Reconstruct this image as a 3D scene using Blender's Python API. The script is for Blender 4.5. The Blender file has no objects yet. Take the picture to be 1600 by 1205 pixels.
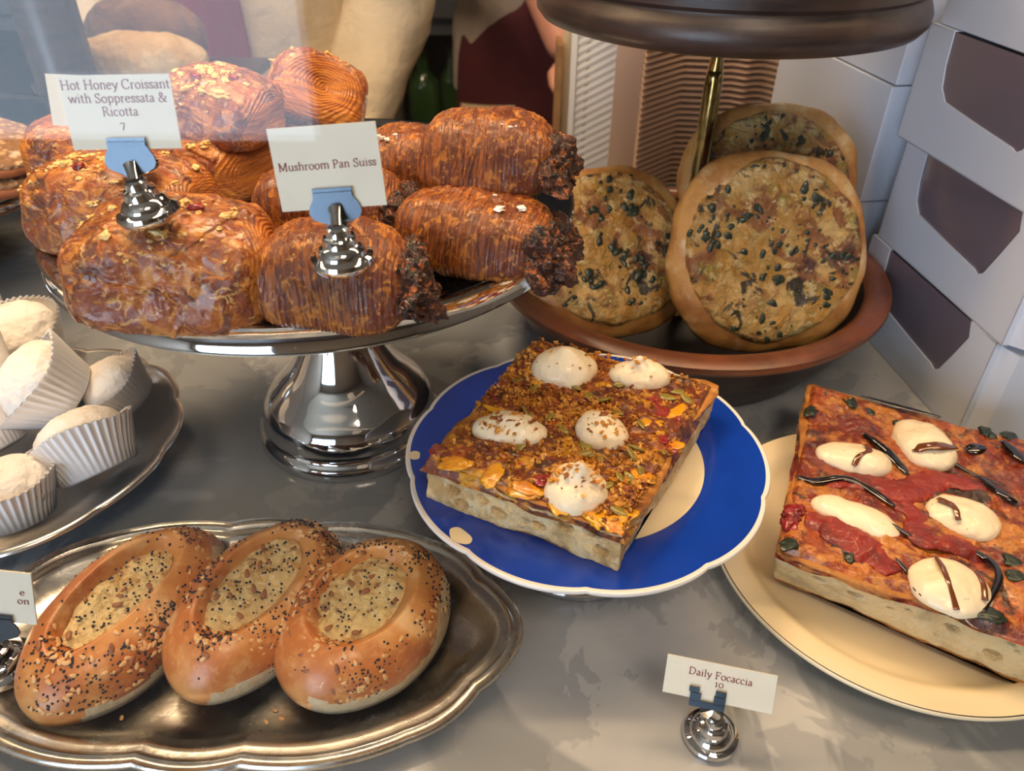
import bpy, math, random
import numpy as np
from mathutils import Vector, Matrix
# ------------------------------------------------------------------ camera, light, exposure
S = bpy.context.scene
C = bpy.context.collection
H, FPX, PITCH, ROLL = .36, 1190.0, math.radians(36), math.radians(.5)
_fw = np.array([0, math.cos(PITCH), -math.sin(PITCH)]); _rt = np.array([1., 0, 0]); _up = np.cross(_rt, _fw)
RT = math.cos(ROLL)*_rt + math.sin(ROLL)*_up; UP = -math.sin(ROLL)*_rt + math.cos(ROLL)*_up
CAM = np.array([0, 0, H])
cd = bpy.data.cameras.new('camera'); cam = bpy.data.objects.new('camera', cd); C.objects.link(cam); S.camera = cam
cd.sensor_width = 36; cd.lens = 36*FPX/1600; cd.clip_start = .01; cd.clip_end = 60
m = Matrix(((RT[0], UP[0], -_fw[0], 0), (RT[1], UP[1], -_fw[1], 0), (RT[2], UP[2], -_fw[2], H), (0, 0, 0, 1)))
cam.matrix_world = m
cd.dof.use_dof = True; cd.dof.focus_distance = .40; cd.dof.aperture_fstop = 12
S.view_settings.view_transform = 'Standard'; S.view_settings.look = 'None'
S.view_settings.gamma = 1; S.view_settings.use_curve_mapping = False
S.view_settings.exposure = 0.15
S.cycles.use_denoising = True
S.cycles.max_bounces = 8; S.cycles.glossy_bounces = 5; S.cycles.transparent_max_bounces = 16
S.cycles.caustics_reflective = False; S.cycles.caustics_refractive = False
S.cycles.sample_clamp_indirect = 4
w = bpy.data.worlds.new('sky'); S.world = w; w.use_nodes = True
w.node_tree.nodes['Background'].inputs[0].default_value = (.62, .78, 1, 1)
w.node_tree.nodes['Background'].inputs[1].default_value = 3.0

def area(name, loc, size, power, color, rot=(0, 0, 0), spread=180):
    l = bpy.data.lights.new(name, 'AREA'); l.shape = 'RECTANGLE'; l.size, l.size_y = size
    l.energy = power; l.color = color; l.spread = math.radians(spread)
    o = bpy.data.objects.new(name, l); C.objects.link(o); o.location = loc; o.rotation_euler = rot
    return o
# daylight through the shop front behind the customer, warm case strip, warm ceiling lamps
R90 = math.pi/2
area('daylight_window', (-1.54, -2.38, .41), (1.74, 1.80), 42, (.68, .83, 1), (R90, 0, 0))
area('case_strip_light', (-.05, .44, .66), (1.3, .05), 5.0, (1, .68, .38), (0, 0, 0))
area('ceiling_lamp_staff', (-.5, 1.0, 1.66), (.5, .5), 16, (1, .74, .48), (0, 0, 0))
area('ceiling_lamp_back', (.6, 1.9, 1.66), (.5, .5), 10, (1, .74, .48), (0, 0, 0))
area('ceiling_lamp_customer', (0.3, -.8, 1.66), (.5, .5), 12, (1, .8, .6), (0, 0, 0))

# ------------------------------------------------------------------ helpers
def ray(x, y): return _fw*FPX + RT*(x-800) - UP*(y-602.5)
def pz(x, y, z): d = ray(x, y); return CAM + d*(z-H)/d[2]
def py(x, y, Y): d = ray(x, y); return CAM + d*Y/d[1]

def _h(ix, iy, iz, s):
    n = (ix*374761393 + iy*668265263 + iz*2147483647 + s*974711).astype(np.int64) & 0xffffffff
    n = ((n ^ (n >> 13))*1274126177) & 0xffffffff
    n = ((n ^ (n >> 16))*2246822519) & 0xffffffff
    return ((n ^ (n >> 15)) & 0xffffff)/float(0xffffff)
def vn(P, f, s=0):
    Q = np.asarray(P, float)*f + 137.31; I = np.floor(Q).astype(np.int64); t = Q-I; t = t*t*(3-2*t)
    r = 0
    for a in (0, 1):
        for b in (0, 1):
            for c in (0, 1):
                wgt = (t[:, 0] if a else 1-t[:, 0])*(t[:, 1] if b else 1-t[:, 1])*(t[:, 2] if c else 1-t[:, 2])
                r = r + wgt*_h(I[:, 0]+a, I[:, 1]+b, I[:, 2]+c, s)
    return r*2-1
def fbm(P, f, o=4, s=0):
    r = 0; a = 1
    for k in range(o): r = r + a*vn(P, f*2**k, s+k*7); a *= .5
    return r/(2-2*.5**o)*1.3
def ridge(P, f, o=3, s=0):
    r = 0; a = 1
    for k in range(o): r = r + a*(1-np.abs(vn(P, f*2**k, s+k*5))*2); a *= .5
    return r/2
def sstep(x, a, b):
    t = np.clip((x-a)/(b-a), 0, 1); return t*t*(3-2*t)

def mesh(name, V, F, mats, parent=None, smooth=True, mi=None, loc=None, sharp=None):
    me = bpy.data.meshes.new(name)
    V = np.asarray(V, float)
    if isinstance(F, np.ndarray) and F.ndim == 2:
        k = F.shape[1]
        me.vertices.add(len(V)); me.vertices.foreach_set('co', V.ravel())
        me.loops.add(F.size); me.loops.foreach_set('vertex_index', F.ravel().astype(np.int32))
        me.polygons.add(len(F)); me.polygons.foreach_set('loop_start', np.arange(0, F.size, k, dtype=np.int32))
        me.polygons.foreach_set('loop_total', np.full(len(F), k, dtype=np.int32))
    else:
        me.from_pydata(V.tolist(), [], [list(map(int, f)) for f in F])
    if not isinstance(mats, (list, tuple)): mats = [mats]
    for x in mats: me.materials.append(x)
    if mi is not None: me.polygons.foreach_set('material_index', np.asarray(mi, dtype=np.int32))
    me.update(calc_edges=True); me.validate()
    me.polygons.foreach_set('use_smooth', np.full(len(me.polygons), bool(smooth)))
    if sharp:
        me.set_sharp_from_angle(angle=math.radians(sharp))
    o = bpy.data.objects.new(name, me); C.objects.link(o)
    if parent: o.parent = parent
    if loc is not None: o.location = loc
    return o
def tag(o, label, cat=None, group=None, kind=None):
    if label: o['label'] = label
    if cat: o['category'] = cat
    if group: o['group'] = group
    if kind: o['kind'] = kind
    return o
def thing(name, label, cat, loc=(0, 0, 0), rot=(0, 0, 0), group=None):
    o = bpy.data.objects.new(name, None); C.objects.link(o); o.empty_display_size = .02
    o.location = tuple(loc); o.rotation_euler = rot
    return tag(o, label, cat, group)
def struct(o): o['kind'] = 'structure'; return o
def dup(root, loc, rot, label, group=None):
    r = root.copy(); C.objects.link(r); r.location = tuple(loc); r.rotation_euler = rot; r['label'] = label
    if group: r['group'] = group
    for ch in list(root.children):
        c = ch.copy(); C.objects.link(c); c.parent = r
        for g in list(ch.children):
            d = g.copy(); C.objects.link(d); d.parent = c
    return r

def grid(nu, nv, cu=False, cv=False):
    U = nu if cu else nu-1; W = nv if cv else nv-1
    i, j = np.meshgrid(np.arange(U), np.arange(W), indexing='ij'); i = i.ravel(); j = j.ravel()
    a = i*nv+j; b = ((i+1) % nu)*nv+j; c = ((i+1) % nu)*nv+(j+1) % nv; d = i*nv+(j+1) % nv
    return np.stack([a, b, c, d], 1)
_cs = {}
def cube(n):
    """unit cube surface grid, welded; returns points in [-1,1]^3 and quads"""
    if n in _cs: return _cs[n]
    g = np.linspace(-1, 1, n+1); P = []; F = []; off = 0
    for ax in range(3):
        for sg in (-1, 1):
            a, b = np.meshgrid(g, g, indexing='ij'); q = np.zeros(((n+1)**2, 3))
            q[:, ax] = sg; q[:, (ax+1) % 3] = a.ravel(); q[:, (ax+2) % 3] = b.ravel()
            f = grid(n+1, n+1)
            if sg < 0: f = f[:, ::-1]
            P.append(q); F.append(f+off); off += len(q)
    P = np.concatenate(P); F = np.concatenate(F)
    k = np.round(P*1e5).astype(np.int64); _, idx, inv = np.unique(k, axis=0, return_index=True, return_inverse=True)
    _cs[n] = (P[idx], inv.ravel()[F]); return _cs[n]
def superell(n, dims, p=2.6):
    P, F = cube(n); P = np.tan(P*math.pi/4)
    D = P/np.linalg.norm(P, axis=1)[:, None]
    r = 1/(np.abs(D)**p).sum(1)**(1/p)
    return D*r[:, None]*np.array(dims), F, D
def lathe(prof, n=64, warp=None, close=True):
    prof = np.array(prof, float); a = np.arange(n)*2*math.pi/n
    V = np.stack([np.outer(np.cos(a), prof[:, 0]), np.outer(np.sin(a), prof[:, 0]), np.repeat(prof[None, :, 1], n, 0)], 2).reshape(-1, 3)
    if warp: V = warp(V)
    return V, grid(n, len(prof), cu=True)
def lathe_obj(name, prof, mat, parent=None, n=64, loc=None, sharp=35, **k):
    V, F = lathe(prof, n, **k); return mesh(name, V, F, mat, parent, True, loc=loc, sharp=sharp)
def box(name, lo, hi, mat, parent=None, bev=0.0):
    x0, y0, z0 = lo; x1, y1, z1 = hi
    V = [(x, y, z) for x in (x0, x1) for y in (y0, y1) for z in (z0, z1)]
    F = [(0, 1, 3, 2), (4, 6, 7, 5), (0, 4, 5, 1), (2, 3, 7, 6), (0, 2, 6, 4), (1, 5, 7, 3)]
    o = mesh(name, V, F, mat, parent, False)
    if bev:
        b = o.modifiers.new('bevel', 'BEVEL'); b.width = bev; b.segments = 2
    return o
def tube(pts, r, n=10, flat=(1, 1)):
    pts = np.array(pts, float); r = np.broadcast_to(r, (len(pts),)); V = []
    T = np.gradient(pts, axis=0); T /= np.linalg.norm(T, axis=1)[:, None]+1e-12
    up = np.array([0, 0, 1.]) if abs(T[0][2]) < .9 else np.array([0, 1., 0])
    for p, t, rr in zip(pts, T, r):
        a = np.cross(up, t); a /= np.linalg.norm(a)+1e-12; b = np.cross(t, a)
        for k in range(n):
            an = 2*math.pi*k/n; V.append(p+rr*(flat[0]*math.cos(an)*a+flat[1]*math.sin(an)*b))
    F = [tuple(x) for x in grid(len(pts), n, cv=True)]
    F += [tuple(range(n))[::-1], tuple((len(pts)-1)*n+k for k in range(n))]
    return np.array(V), F
def join(parts):
    V = []; F = []; o = 0
    for v, f in parts:
        V.append(np.asarray(v)); F += [tuple(int(i)+o for i in q) for q in f]; o += len(v)
    return np.concatenate(V), F
def joinq(parts):
    V = []; F = []; o = 0
    for v, f in parts: V.append(v); F.append(np.asarray(f)+o); o += len(v)
    return np.concatenate(V), np.concatenate(F)
def rotm(rx, ry, rz):
    from mathutils import Euler
    return np.array(Euler((rx, ry, rz)).to_matrix())
def crom(pts, k=8):
    P = np.array(pts, float); P = np.vstack([2*P[0]-P[1], P, 2*P[-1]-P[-2]]); out = []
    for i in range(1, len(P)-2):
        for t in np.arange(k)/k:
            out.append(.5*((2*P[i])+(-P[i-1]+P[i+1])*t+(2*P[i-1]-5*P[i]+4*P[i+1]-P[i+2])*t*t+(-P[i-1]+3*P[i]-3*P[i+1]+P[i+2])*t**3))
    out.append(P[-2]); return np.array(out)

# ------------------------------------------------------------------ materials
def lin(h):
    h = h.lstrip('#'); v = [int(h[i:i+2], 16)/255 for i in (0, 2, 4)]
    return tuple(x/12.92 if x <= .04045 else ((x+.055)/1.055)**2.4 for x in v)+(1,)
def M(name, base, layers=(), rough=.5, metal=0, bump=(), coat=0, coat_rough=.1, sss=0, rvar=None, spec=.5, trans=0, space='Object'):
    m = bpy.data.materials.new(name); m.use_nodes = True; nt = m.node_tree; N = nt.nodes; L = nt.links
    b = N['Principled BSDF']; tc = N.new('ShaderNodeTexCoord')
    def tex(kind, scale, seed, det=5, dist=0):
        mp = N.new('ShaderNodeMapping'); L.new(tc.outputs[space], mp.inputs[0])
        sc = scale if isinstance(scale, tuple) else (scale,)*3
        mp.inputs['Scale'].default_value = sc; mp.inputs['Location'].default_value = (seed*1.37, seed*.71, seed*2.13)
        if kind == 'n':
            t = N.new('ShaderNodeTexNoise'); t.inputs['Scale'].default_value = 1; t.inputs['Detail'].default_value = det
            t.inputs['Roughness'].default_value = .62; t.inputs['Distortion'].default_value = dist
            L.new(mp.outputs[0], t.inputs[0]); return t.outputs[0]
        if kind == 'v' or kind == 'e':
            t = N.new('ShaderNodeTexVoronoi'); t.inputs['Scale'].default_value = 1
            if kind == 'e': t.feature = 'DISTANCE_TO_EDGE'
            L.new(mp.outputs[0], t.inputs['Vector']); return t.outputs['Distance']
        if kind == 'w':
            t = N.new('ShaderNodeTexWave'); t.inputs['Scale'].default_value = 1; t.inputs['Distortion'].default_value = dist
            t.inputs['Detail'].default_value = 3; t.inputs['Detail Scale'].default_value = 1.5
            L.new(mp.outputs[0], t.inputs[0]); return t.outputs['Fac']
    col = None; seed = 1
    for ly in layers:
        kind, sc, lo, hi, c = ly[:5]; op = ly[5] if len(ly) > 5 else 1; dist = ly[6] if len(ly) > 6 else 0
        f = tex(kind, sc, seed, dist=dist); seed += 1
        mr = N.new('ShaderNodeMapRange'); mr.interpolation_type = 'SMOOTHSTEP'
        mr.inputs[1].default_value = min(lo, hi); mr.inputs[2].default_value = max(lo, hi)
        mr.inputs[3].default_value = 0 if lo < hi else op; mr.inputs[4].default_value = op if lo < hi else 0
        L.new(f, mr.inputs[0]); mx = N.new('ShaderNodeMix'); mx.data_type = 'RGBA'
        L.new(mr.outputs[0], mx.inputs[0])
        if col is None: mx.inputs[6].default_value = lin(base)
        else: L.new(col, mx.inputs[6])
        mx.inputs[7].default_value = lin(c); col = mx.outputs[2]
    if col is None: b.inputs['Base Color'].default_value = lin(base)
    else: L.new(col, b.inputs['Base Color'])
    b.inputs['Roughness'].default_value = rough; b.inputs['Metallic'].default_value = metal
    b.inputs['Specular IOR Level'].default_value = spec
    b.inputs['Coat Weight'].default_value = coat; b.inputs['Coat Roughness'].default_value = coat_rough
    if trans: b.inputs['Transmission Weight'].default_value = trans
    if sss:
        b.inputs['Subsurface Weight'].default_value = sss; b.inputs['Subsurface Radius'].default_value = (1, .6, .4); b.inputs['Subsurface Scale'].default_value = .004
    if rvar:
        f = tex('n', rvar[2], 31); mr = N.new('ShaderNodeMapRange'); mr.inputs[1].default_value = .35; mr.inputs[2].default_value = .65
        mr.inputs[3].default_value = rvar[0]; mr.inputs[4].default_value = rvar[1]; L.new(f, mr.inputs[0]); L.new(mr.outputs[0], b.inputs['Roughness'])
        if coat: L.new(mr.outputs[0], b.inputs['Coat Roughness'])
    nrm = None
    for k, bp in enumerate(bump):
        kind, sc, st, ds = bp[:4]; f = tex(kind, sc, 11+k, dist=bp[4] if len(bp) > 4 else 0)
        bn = N.new('ShaderNodeBump'); bn.inputs['Strength'].default_value = st; bn.inputs['Distance'].default_value = ds
        L.new(f, bn.inputs['Height'])
        if nrm: L.new(nrm, bn.inputs['Normal'])
        nrm = bn.outputs[0]
    if nrm: L.new(nrm, b.inputs['Normal'])
    return m
CHROME = M('polished_chrome', '#d8d8da', rough=.05, metal=1)
CHROME_B = M('brushed_chrome', '#525c66', rough=.32, metal=1, bump=[('n', 900, .15, .0003)])
SILVER = M('old_silver', '#dad6cd', [('n', 30, .4, .7, '#c5beb0')], rough=.24, metal=1, bump=[('n', 60, .12, .002), ('n', (40, 900, 400), .1, .0004)], rvar=(.17, .34, 40))
SILVER2 = M('dish_silver', '#d8d2c8', rough=.26, metal=1, bump=[('n', 80, .1, .001)])
BRASS = M('aged_brass', '#a8935c', [('n', 60, .45, .7, '#6b5d3a')], rough=.14, metal=1)
STEEL = M('grey_steel', '#6d7072', rough=.4, metal=.6)
MARBLE = M('marble', '#cdccc9', [('n', (4, 5, 4), .27, .74, '#a0a5ab', .8, .2), ('n', (8, 9, 7), .46, .68, '#8d9399', .3, .3), ('n', (6, 4.5, 6), .484, .516, '#666d74', .5, .7), ('n', (13, 11, 12), .490, .510, '#757b82', .35, .4)], rough=.14, spec=.5)
WOODD = M('dark_walnut', '#3d2c26', [('n', (14, 14, 160), .4, .65, '#261c1a'), ('n', (60, 60, 20), .5, .7, '#4b3a33', .5)], rough=.42, bump=[('n', (60, 60, 500), .12, .0006)], coat=.15, coat_rough=.3)
WOODR = M('reddish_wood', '#7c4428', [('n', (10, 10, 220), .4, .65, '#56301f'), ('n', 25, .5, .7, '#95583a', .5)], rough=.38, coat=.2, coat_rough=.25)
BLACKW = M('dark_liner', '#15100e', rough=.35)
CARD = M('card_stock', '#e6dfcb', [('n', 40, .4, .7, '#dcd4bf', .5)], rough=.6)
SLEEVE = M('clear_sleeve', '#e9ece8', rough=.12, trans=.0, coat=.5)
INK = M('dark_red_ink', '#7c1e26', rough=.6)
BOXW = M('white_board', '#d0d6e2', rough=.42, spec=.4)
BOXIN = M('box_inside_film', '#6f6670', rough=.2, coat=.6, spec=.6)
KRAFTW = M('paper_stack', '#b79a86', rough=.7)
PAPERW = M('white_paper', '#dcd9d4', rough=.7)
BLUE = M('cobalt_glaze', '#0d3fb0', [('n', 25, .35, .7, '#0a3496', .6)], rough=.22, coat=.5, coat_rough=.12)
CREAMG = M('cream_glaze', '#f0dfba', [('n', 20, .55, .75, '#e6cf9f', .5)], rough=.25, coat=.4)
WHITEG = M('white_rim_glaze', '#eee6de', rough=.2, coat=.5)
NAVY = M('dark_line_glaze', '#30363f', rough=.3)
# food
HONEY = M('honey_pastry', '#b5621f', [('n', 35, .40, .56, '#84380f', .95), ('n', (70, 150, 90), .50, .60, '#d38a36', .8, 1.2), ('n', 55, .53, .62, '#5e2a16', .9, 1.5), ('n', (120, 240, 150), .57, .64, '#e6b061', .75, 2.2), ('n', 24, .58, .68, '#8a5646', .55, 1)],
          rough=.38, coat=.7, coat_rough=.12, rvar=(.1, .5, 90), bump=[('n', 260, .5, 0.0026, 2.2), ('n', (300, 900, 300), .35, 0.00208)])
HSIDE = M('honey_pastry_side', '#cb7c26', [('n', (60, 60, 900), .42, .6, '#96491a', .9), ('n', 60, .5, .7, '#e0a24a', .7)], rough=.45, coat=.25, bump=[('n', (120, 120, 1400), .6, 0.0026)])
PAN = M('laminated_pastry', '#ab5d20', [('n', (700, 50, 50), .43, .57, '#5e2812', .88, .4), ('n', 26, .44, .60, '#6f3016', .8), ('n', 150, .52, .64, '#d88a2e', .8, 1), ('n', 20, .54, .7, '#c8761f', .7), ('n', 420, .60, .68, '#efb35a', .7)],
        rough=.4, coat=.45, coat_rough=.2, rvar=(.16, .55, 120), bump=[('n', (1400, 90, 90), .7, 0.00312, .6), ('n', 420, .35, 0.00182, 1)])
CHAR = M('charred_cheese', '#4a2212', [('n', 160, .48, .6, '#1b0d0a', 1), ('n', 260, .54, .62, '#b8642a', .85)], rough=.4, coat=.4, bump=[('n', 500, .8, 0.0039, 1)])
CHEESE = M('baked_cheese', '#e8bf78', [('n', 120, .5, .7, '#cf8d3e', .7)], rough=.4, coat=.4, sss=.1)
CHILI = M('red_chili', '#8e1418', [('n', 120, .5, .65, '#5c0d10', .8)], rough=.25, coat=.7, bump=[('n', 250, .6, .002)])
SALT = M('salt_flake', '#f3e6dc', rough=.3)
BUN = M('bun_crust', '#d0914e', [('n', 22, .42, .58, '#b96a30', .9), ('n', 16, .5, .62, '#a5603c', .8), ('n', 30, .52, .66, '#e6bb84', .85), ('n', 260, .5, .7, '#e0a463', .4)], rough=.42, coat=.2, coat_rough=.2, bump=[('n', 300, .12, 0.00156)])
BUNPALE = M('bun_crumb', '#dcc49c', [('n', 60, .45, .7, '#c8a878', .8)], rough=.7, bump=[('n', 300, .5, 0.0026)])
BUNFILL = M('onion_cream', '#efd79c', [('n', 80, .48, .6, '#cfa05a', .8, 1), ('n', 60, .60, .70, '#a08c60', .6), ('n', 110, .60, .66, '#84503a', .8)], rough=.55, bump=[('n', 220, .8, 0.00416, 1)])
POPPY = M('poppy_seed', '#20222e', rough=.5)
SESAME = M('sesame_seed_skin', '#dfb27a', [('n', 200, .5, .7, '#c98f52')], rough=.45)
ONION = M('dried_onion', '#96603c', [('n', 200, .5, .7, '#6a3424')], rough=.5)
CRUMB = M('bread_crumb', '#e8c68e', [('n', 45, .45, .62, '#b8935c', .8), ('n', 120, .5, .65, '#e6d5ae', .7), ('v', 90, .28, .12, '#a98a5a', .5)], rough=.7, bump=[('n', 260, .8, 0.00416), ('v', 200, .5, 0.0026)])
CRUMB2 = M('greyish_crumb', '#dcc290', [('n', 40, .45, .7, '#ab9871', .8), ('n', 120, .5, .65, '#dccca6', .6), ('n', 30, .6, .7, '#c07c50', .6)], rough=.7, bump=[('n', 240, .8, 0.00416)])
CRUST = M('bread_crust', '#b97a34', [('n', 70, .45, .65, '#8e5322', .8), ('n', 120, .55, .7, '#d9a45c', .7)], rough=.6, bump=[('n', 350, .5, 0.0026)])
TOP1 = M('squash_topping', '#b05a14', [('n', 30, .40, .52, '#78300e', .95, 1), ('n', 42, .53, .61, '#e2a012', .95, 1), ('n', 75, .5, .58, '#6e2c12', .85, .6), ('n', 48, .57, .63, '#3f1d16', .9, 1), ('n', 190, .54, .62, '#e09a2c', .75), ('n', 30, .62, .67, '#a01a18', .9)],
         rough=.4, coat=.6, rvar=(.12, .55, 120), bump=[('n', 160, .8, 0.0052, 1), ('n', 500, .5, 0.00208)])
TOP2 = M('tomato_topping', '#b3521f', [('n', 24, .42, .56, '#7e2413', .95, 1), ('n', 36, .50, .60, '#d68a3a', .85, 1), ('n', 34, .54, .62, '#3a1e1a', .85, 1), ('n', 130, .55, .64, '#dc9148', .6), ('n', 40, .60, .66, '#2c2c22', .85, 1), ('n', 28, .6, .68, '#8d4f45', .6)],
         rough=.4, coat=.6, rvar=(.12, .5, 110), bump=[('n', 150, .8, 0.0052, 1), ('n', 500, .5, 0.00208)])
TOP3 = M('herb_topping', '#bd8a3c', [('n', 24, .42, .56, '#d2ab68', .85, 1), ('n', 30, .50, .60, '#8a4c24', .9, 1), ('n', 55, .55, .64, '#8a7d24', .7), ('n', 46, .575, .62, '#23251f', .95, .8), ('n', 20, .57, .66, '#4a2e2c', .85, 1), ('n', 110, .56, .64, '#e2c489', .75)],
         rough=.45, coat=.35, rvar=(.2, .6, 110), bump=[('n', 110, .9, .008, 1), ('n', 400, .5, .003)])
DOUGH = M('round_dough', '#c08c4a', [('n', 20, .42, .60, '#a06430', .85), ('n', 26, .52, .70, '#dcc090', .9)], rough=.5, coat=.15, bump=[('n', 200, .3, .003)])
RICOTTA = M('whipped_ricotta', '#f4e2c0', [('n', 300, .66, .7, '#8a7a58', .6), ('n', 45, .6, .75, '#e2c592', .5)], rough=.4, coat=.25, sss=.12, bump=[('n', 200, .25, 0.00208)])
PUMPKIN = M('pumpkin_seed', '#84742c', [('n', 200, .5, .7, '#a89648')], rough=.35, coat=.4)
NUT = M('nut_crumb', '#c98a30', [('n', 110, .45, .55, '#8a4a18'), ('n', 90, .55, .62, '#e6b056')], rough=.45)
TOMATO = M('tomato_sauce', '#8c2218', [('n', 60, .45, .62, '#661511', .85), ('n', 130, .55, .65, '#b54a30', .6)], rough=.42, coat=.25, bump=[('n', 180, .6, 0.00312)])
BALSAMIC = M('balsamic_glaze', '#140806', rough=.08, coat=1, coat_rough=.04)
BALSAMICT = M('thin_balsamic', '#6b3a1c', rough=.15, coat=.8)
HERB = M('dark_herb', '#1d2a1c', rough=.4, coat=.3)
POWDER = M('sugar_powder', '#f6efe6', [('n', 60, .55, .7, '#dcc8ae', .6), ('n', 90, .66, .72, '#c5a583', .5)], rough=.85, bump=[('n', 300, .5, 0.00312)])
CUP = M('glassine_paper', '#f6f4f4', rough=.33, spec=.5, sss=.1)
LOAFD = M('dark_loaf', '#7a5230', [('n', 20, .45, .65, '#3c2820', .9), ('n', 60, .55, .7, '#96704a', .6)], rough=.7, bump=[('n', 80, .5, 0.0052)])
LOAFF = M('floured_loaf', '#b8945e', [('n', 26, .45, .65, '#cdb58c', .8), ('n', 120, .6, .7, '#7c6038', .5)], rough=.8, bump=[('n', 90, .5, 0.0052)])
NUTTY = M('nut_topping', '#c3a27c', [('v', 160, .25, .5, '#7d5335', .8), ('n', 40, .55, .7, '#e6d6c4', .8)], rough=.8, bump=[('v', 170, .8, 0.0052)])
BROWNB = M('brown_cake', '#8d4f2c', [('n', 60, .5, .7, '#6d3a20', .8)], rough=.6)
SKIN = M('skin', '#c98a70', rough=.5, sss=.1)
HAIR = M('dark_hair', '#2c1d16', rough=.5)
SHIRTC = M('cream_cotton', '#d9c6a8', [('n', 8, .45, .7, '#c8b291', .5)], rough=.85, bump=[('n', 12, .5, .02)])
SHIRTG = M('pale_grey_cotton', '#b4a69b', [('n', 8, .45, .7, '#9f9188', .5)], rough=.85, bump=[('n', 12, .5, .02)])
MAROON = M('maroon_cloth', '#571822', [('n', 7, .45, .7, '#471420', .6)], rough=.85, bump=[('n', 9, .4, .02)])
REDC = M('red_apron_cloth', '#8b1f28', rough=.85, bump=[('n', 9, .4, .02)])
JEANS = M('blue_denim', '#51677c', [('n', 60, .45, .7, '#42566b', .6)], rough=.85)
PATCH = M('cream_patch', '#cdb48c', rough=.8)
# room
FLOOR = M('floor_tiles', '#3c332d', [('n', 6, .4, .7, '#2c2622', .7)], rough=.4)
WALLM = M('painted_plaster', '#a89c8c', [('n', 4, .4, .7, '#9c907f', .4)], rough=.8)
DARKW = M('dark_wall', '#22262a', [('n', 3, .4, .7, '#1a1d20', .6)], rough=.6)
CEIL = M('ceiling_paint', '#c9bda8', rough=.9)
DARKCAB = M('dark_cabinet', '#14181d', rough=.4)
TRIM = M('window_trim', '#2a2725', rough=.5)
GREENGL = M('green_bottle_glass', '#2d4a22', rough=.12, coat=.5)
GREYJAR = M('grey_jar', '#5c554c', rough=.3)
OAK = M('oak_board', '#9a6f42', [('n', (8, 60, 60), .4, .65, '#7b5530', .7)], rough=.5)
ORANGE = M('orange_paper', '#c07a34', rough=.7)
def lamp_mat():
    m = bpy.data.materials.new('lamp_diffuser'); m.use_nodes = True
    b = m.node_tree.nodes['Principled BSDF']; b.inputs['Emission Color'].default_value = (1, .75, .48, 1); b.inputs['Emission Strength'].default_value = 3
    return m
LAMP = lamp_mat()
def pane_mat(refl):
    m = bpy.data.materials.new('clear_glass'); m.use_nodes = True; nt = m.node_tree; nt.nodes.clear()
    o = nt.nodes.new('ShaderNodeOutputMaterial'); mx = nt.nodes.new('ShaderNodeMixShader')
    t = nt.nodes.new('ShaderNodeBsdfTransparent'); g = nt.nodes.new('ShaderNodeBsdfGlossy'); g.inputs['Roughness'].default_value = .0
    f = nt.nodes.new('ShaderNodeFresnel'); ge = nt.nodes.new('ShaderNodeNewGeometry'); ir = nt.nodes.new('ShaderNodeMapRange')
    ir.inputs[3].default_value = 1.45; ir.inputs[4].default_value = 1/1.45   # same reflectance from either face
    nt.links.new(ge.outputs['Backfacing'], ir.inputs[0]); nt.links.new(ir.outputs[0], f.inputs[0])
    mm = nt.nodes.new('ShaderNodeMath'); mm.operation = 'MULTIPLY'; mm.inputs[1].default_value = refl; mm.use_clamp = True
    nt.links.new(f.outputs[0], mm.inputs[0]); nt.links.new(mm.outputs[0], mx.inputs[0])
    nt.links.new(t.outputs[0], mx.inputs[1]); nt.links.new(g.outputs[0], mx.inputs[2]); nt.links.new(mx.outputs[0], o.inputs[0])
    return m
GLASS = pane_mat(.55)
def plastic_mat():
    m = pane_mat(.12); m.name = 'clear_plastic'; return m
PLASTIC = plastic_mat()

# ------------------------------------------------------------------ room
X0, X1, Y0, Y1, Z0, Z1 = -2.6, 2.6, -2.4, 3.6, -.95, 1.75
struct(box('floor', (X0, Y0, Z0-.05), (X1, Y1, Z0), FLOOR))
struct(box('ceiling', (X0, Y0, Z1), (X1, Y1, Z1+.05), CEIL))
struct(box('wall_back', (X0, Y1, Z0), (X1, Y1+.08, Z1), DARKW))
struct(box('wall_left', (X0-.08, Y0, Z0), (X0, Y1, Z1), WALLM))
struct(box('wall_right', (X1, Y0, Z0), (X1+.08, Y1, Z1), WALLM))
def wall_with_openings():
    parts = []
    def bb(lo, hi):
        x0, y0, z0 = lo; x1, y1, z1 = hi
        V = [(x, y, z) for x in (x0, x1) for y in (y0, y1) for z in (z0, z1)]
        parts.append((V, [(0, 1, 3, 2), (4, 6, 7, 5), (0, 4, 5, 1), (2, 3, 7, 6), (0, 2, 6, 4), (1, 5, 7, 3)]))
    ya, yb = Y0-.1, Y0
    bb((X0, ya, Z0), (-2.45, yb, Z1)); bb((-.63, ya, Z0), (X1, yb, Z1)); bb((-2.45, ya, Z0), (-.63, yb, -.53)); bb((-2.45, ya, 1.35), (-.63, yb, Z1))
    V, F = join(parts); return struct(mesh('wall_front', V, F, WALLM, None, False))
wall_with_openings()
wf = bpy.data.objects.new('window_1', None); C.objects.link(wf); wf.location = (-1.54, Y0-.05, .41); wf['kind'] = 'structure'
hw = .91; hh_ = .94; parts = []
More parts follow.
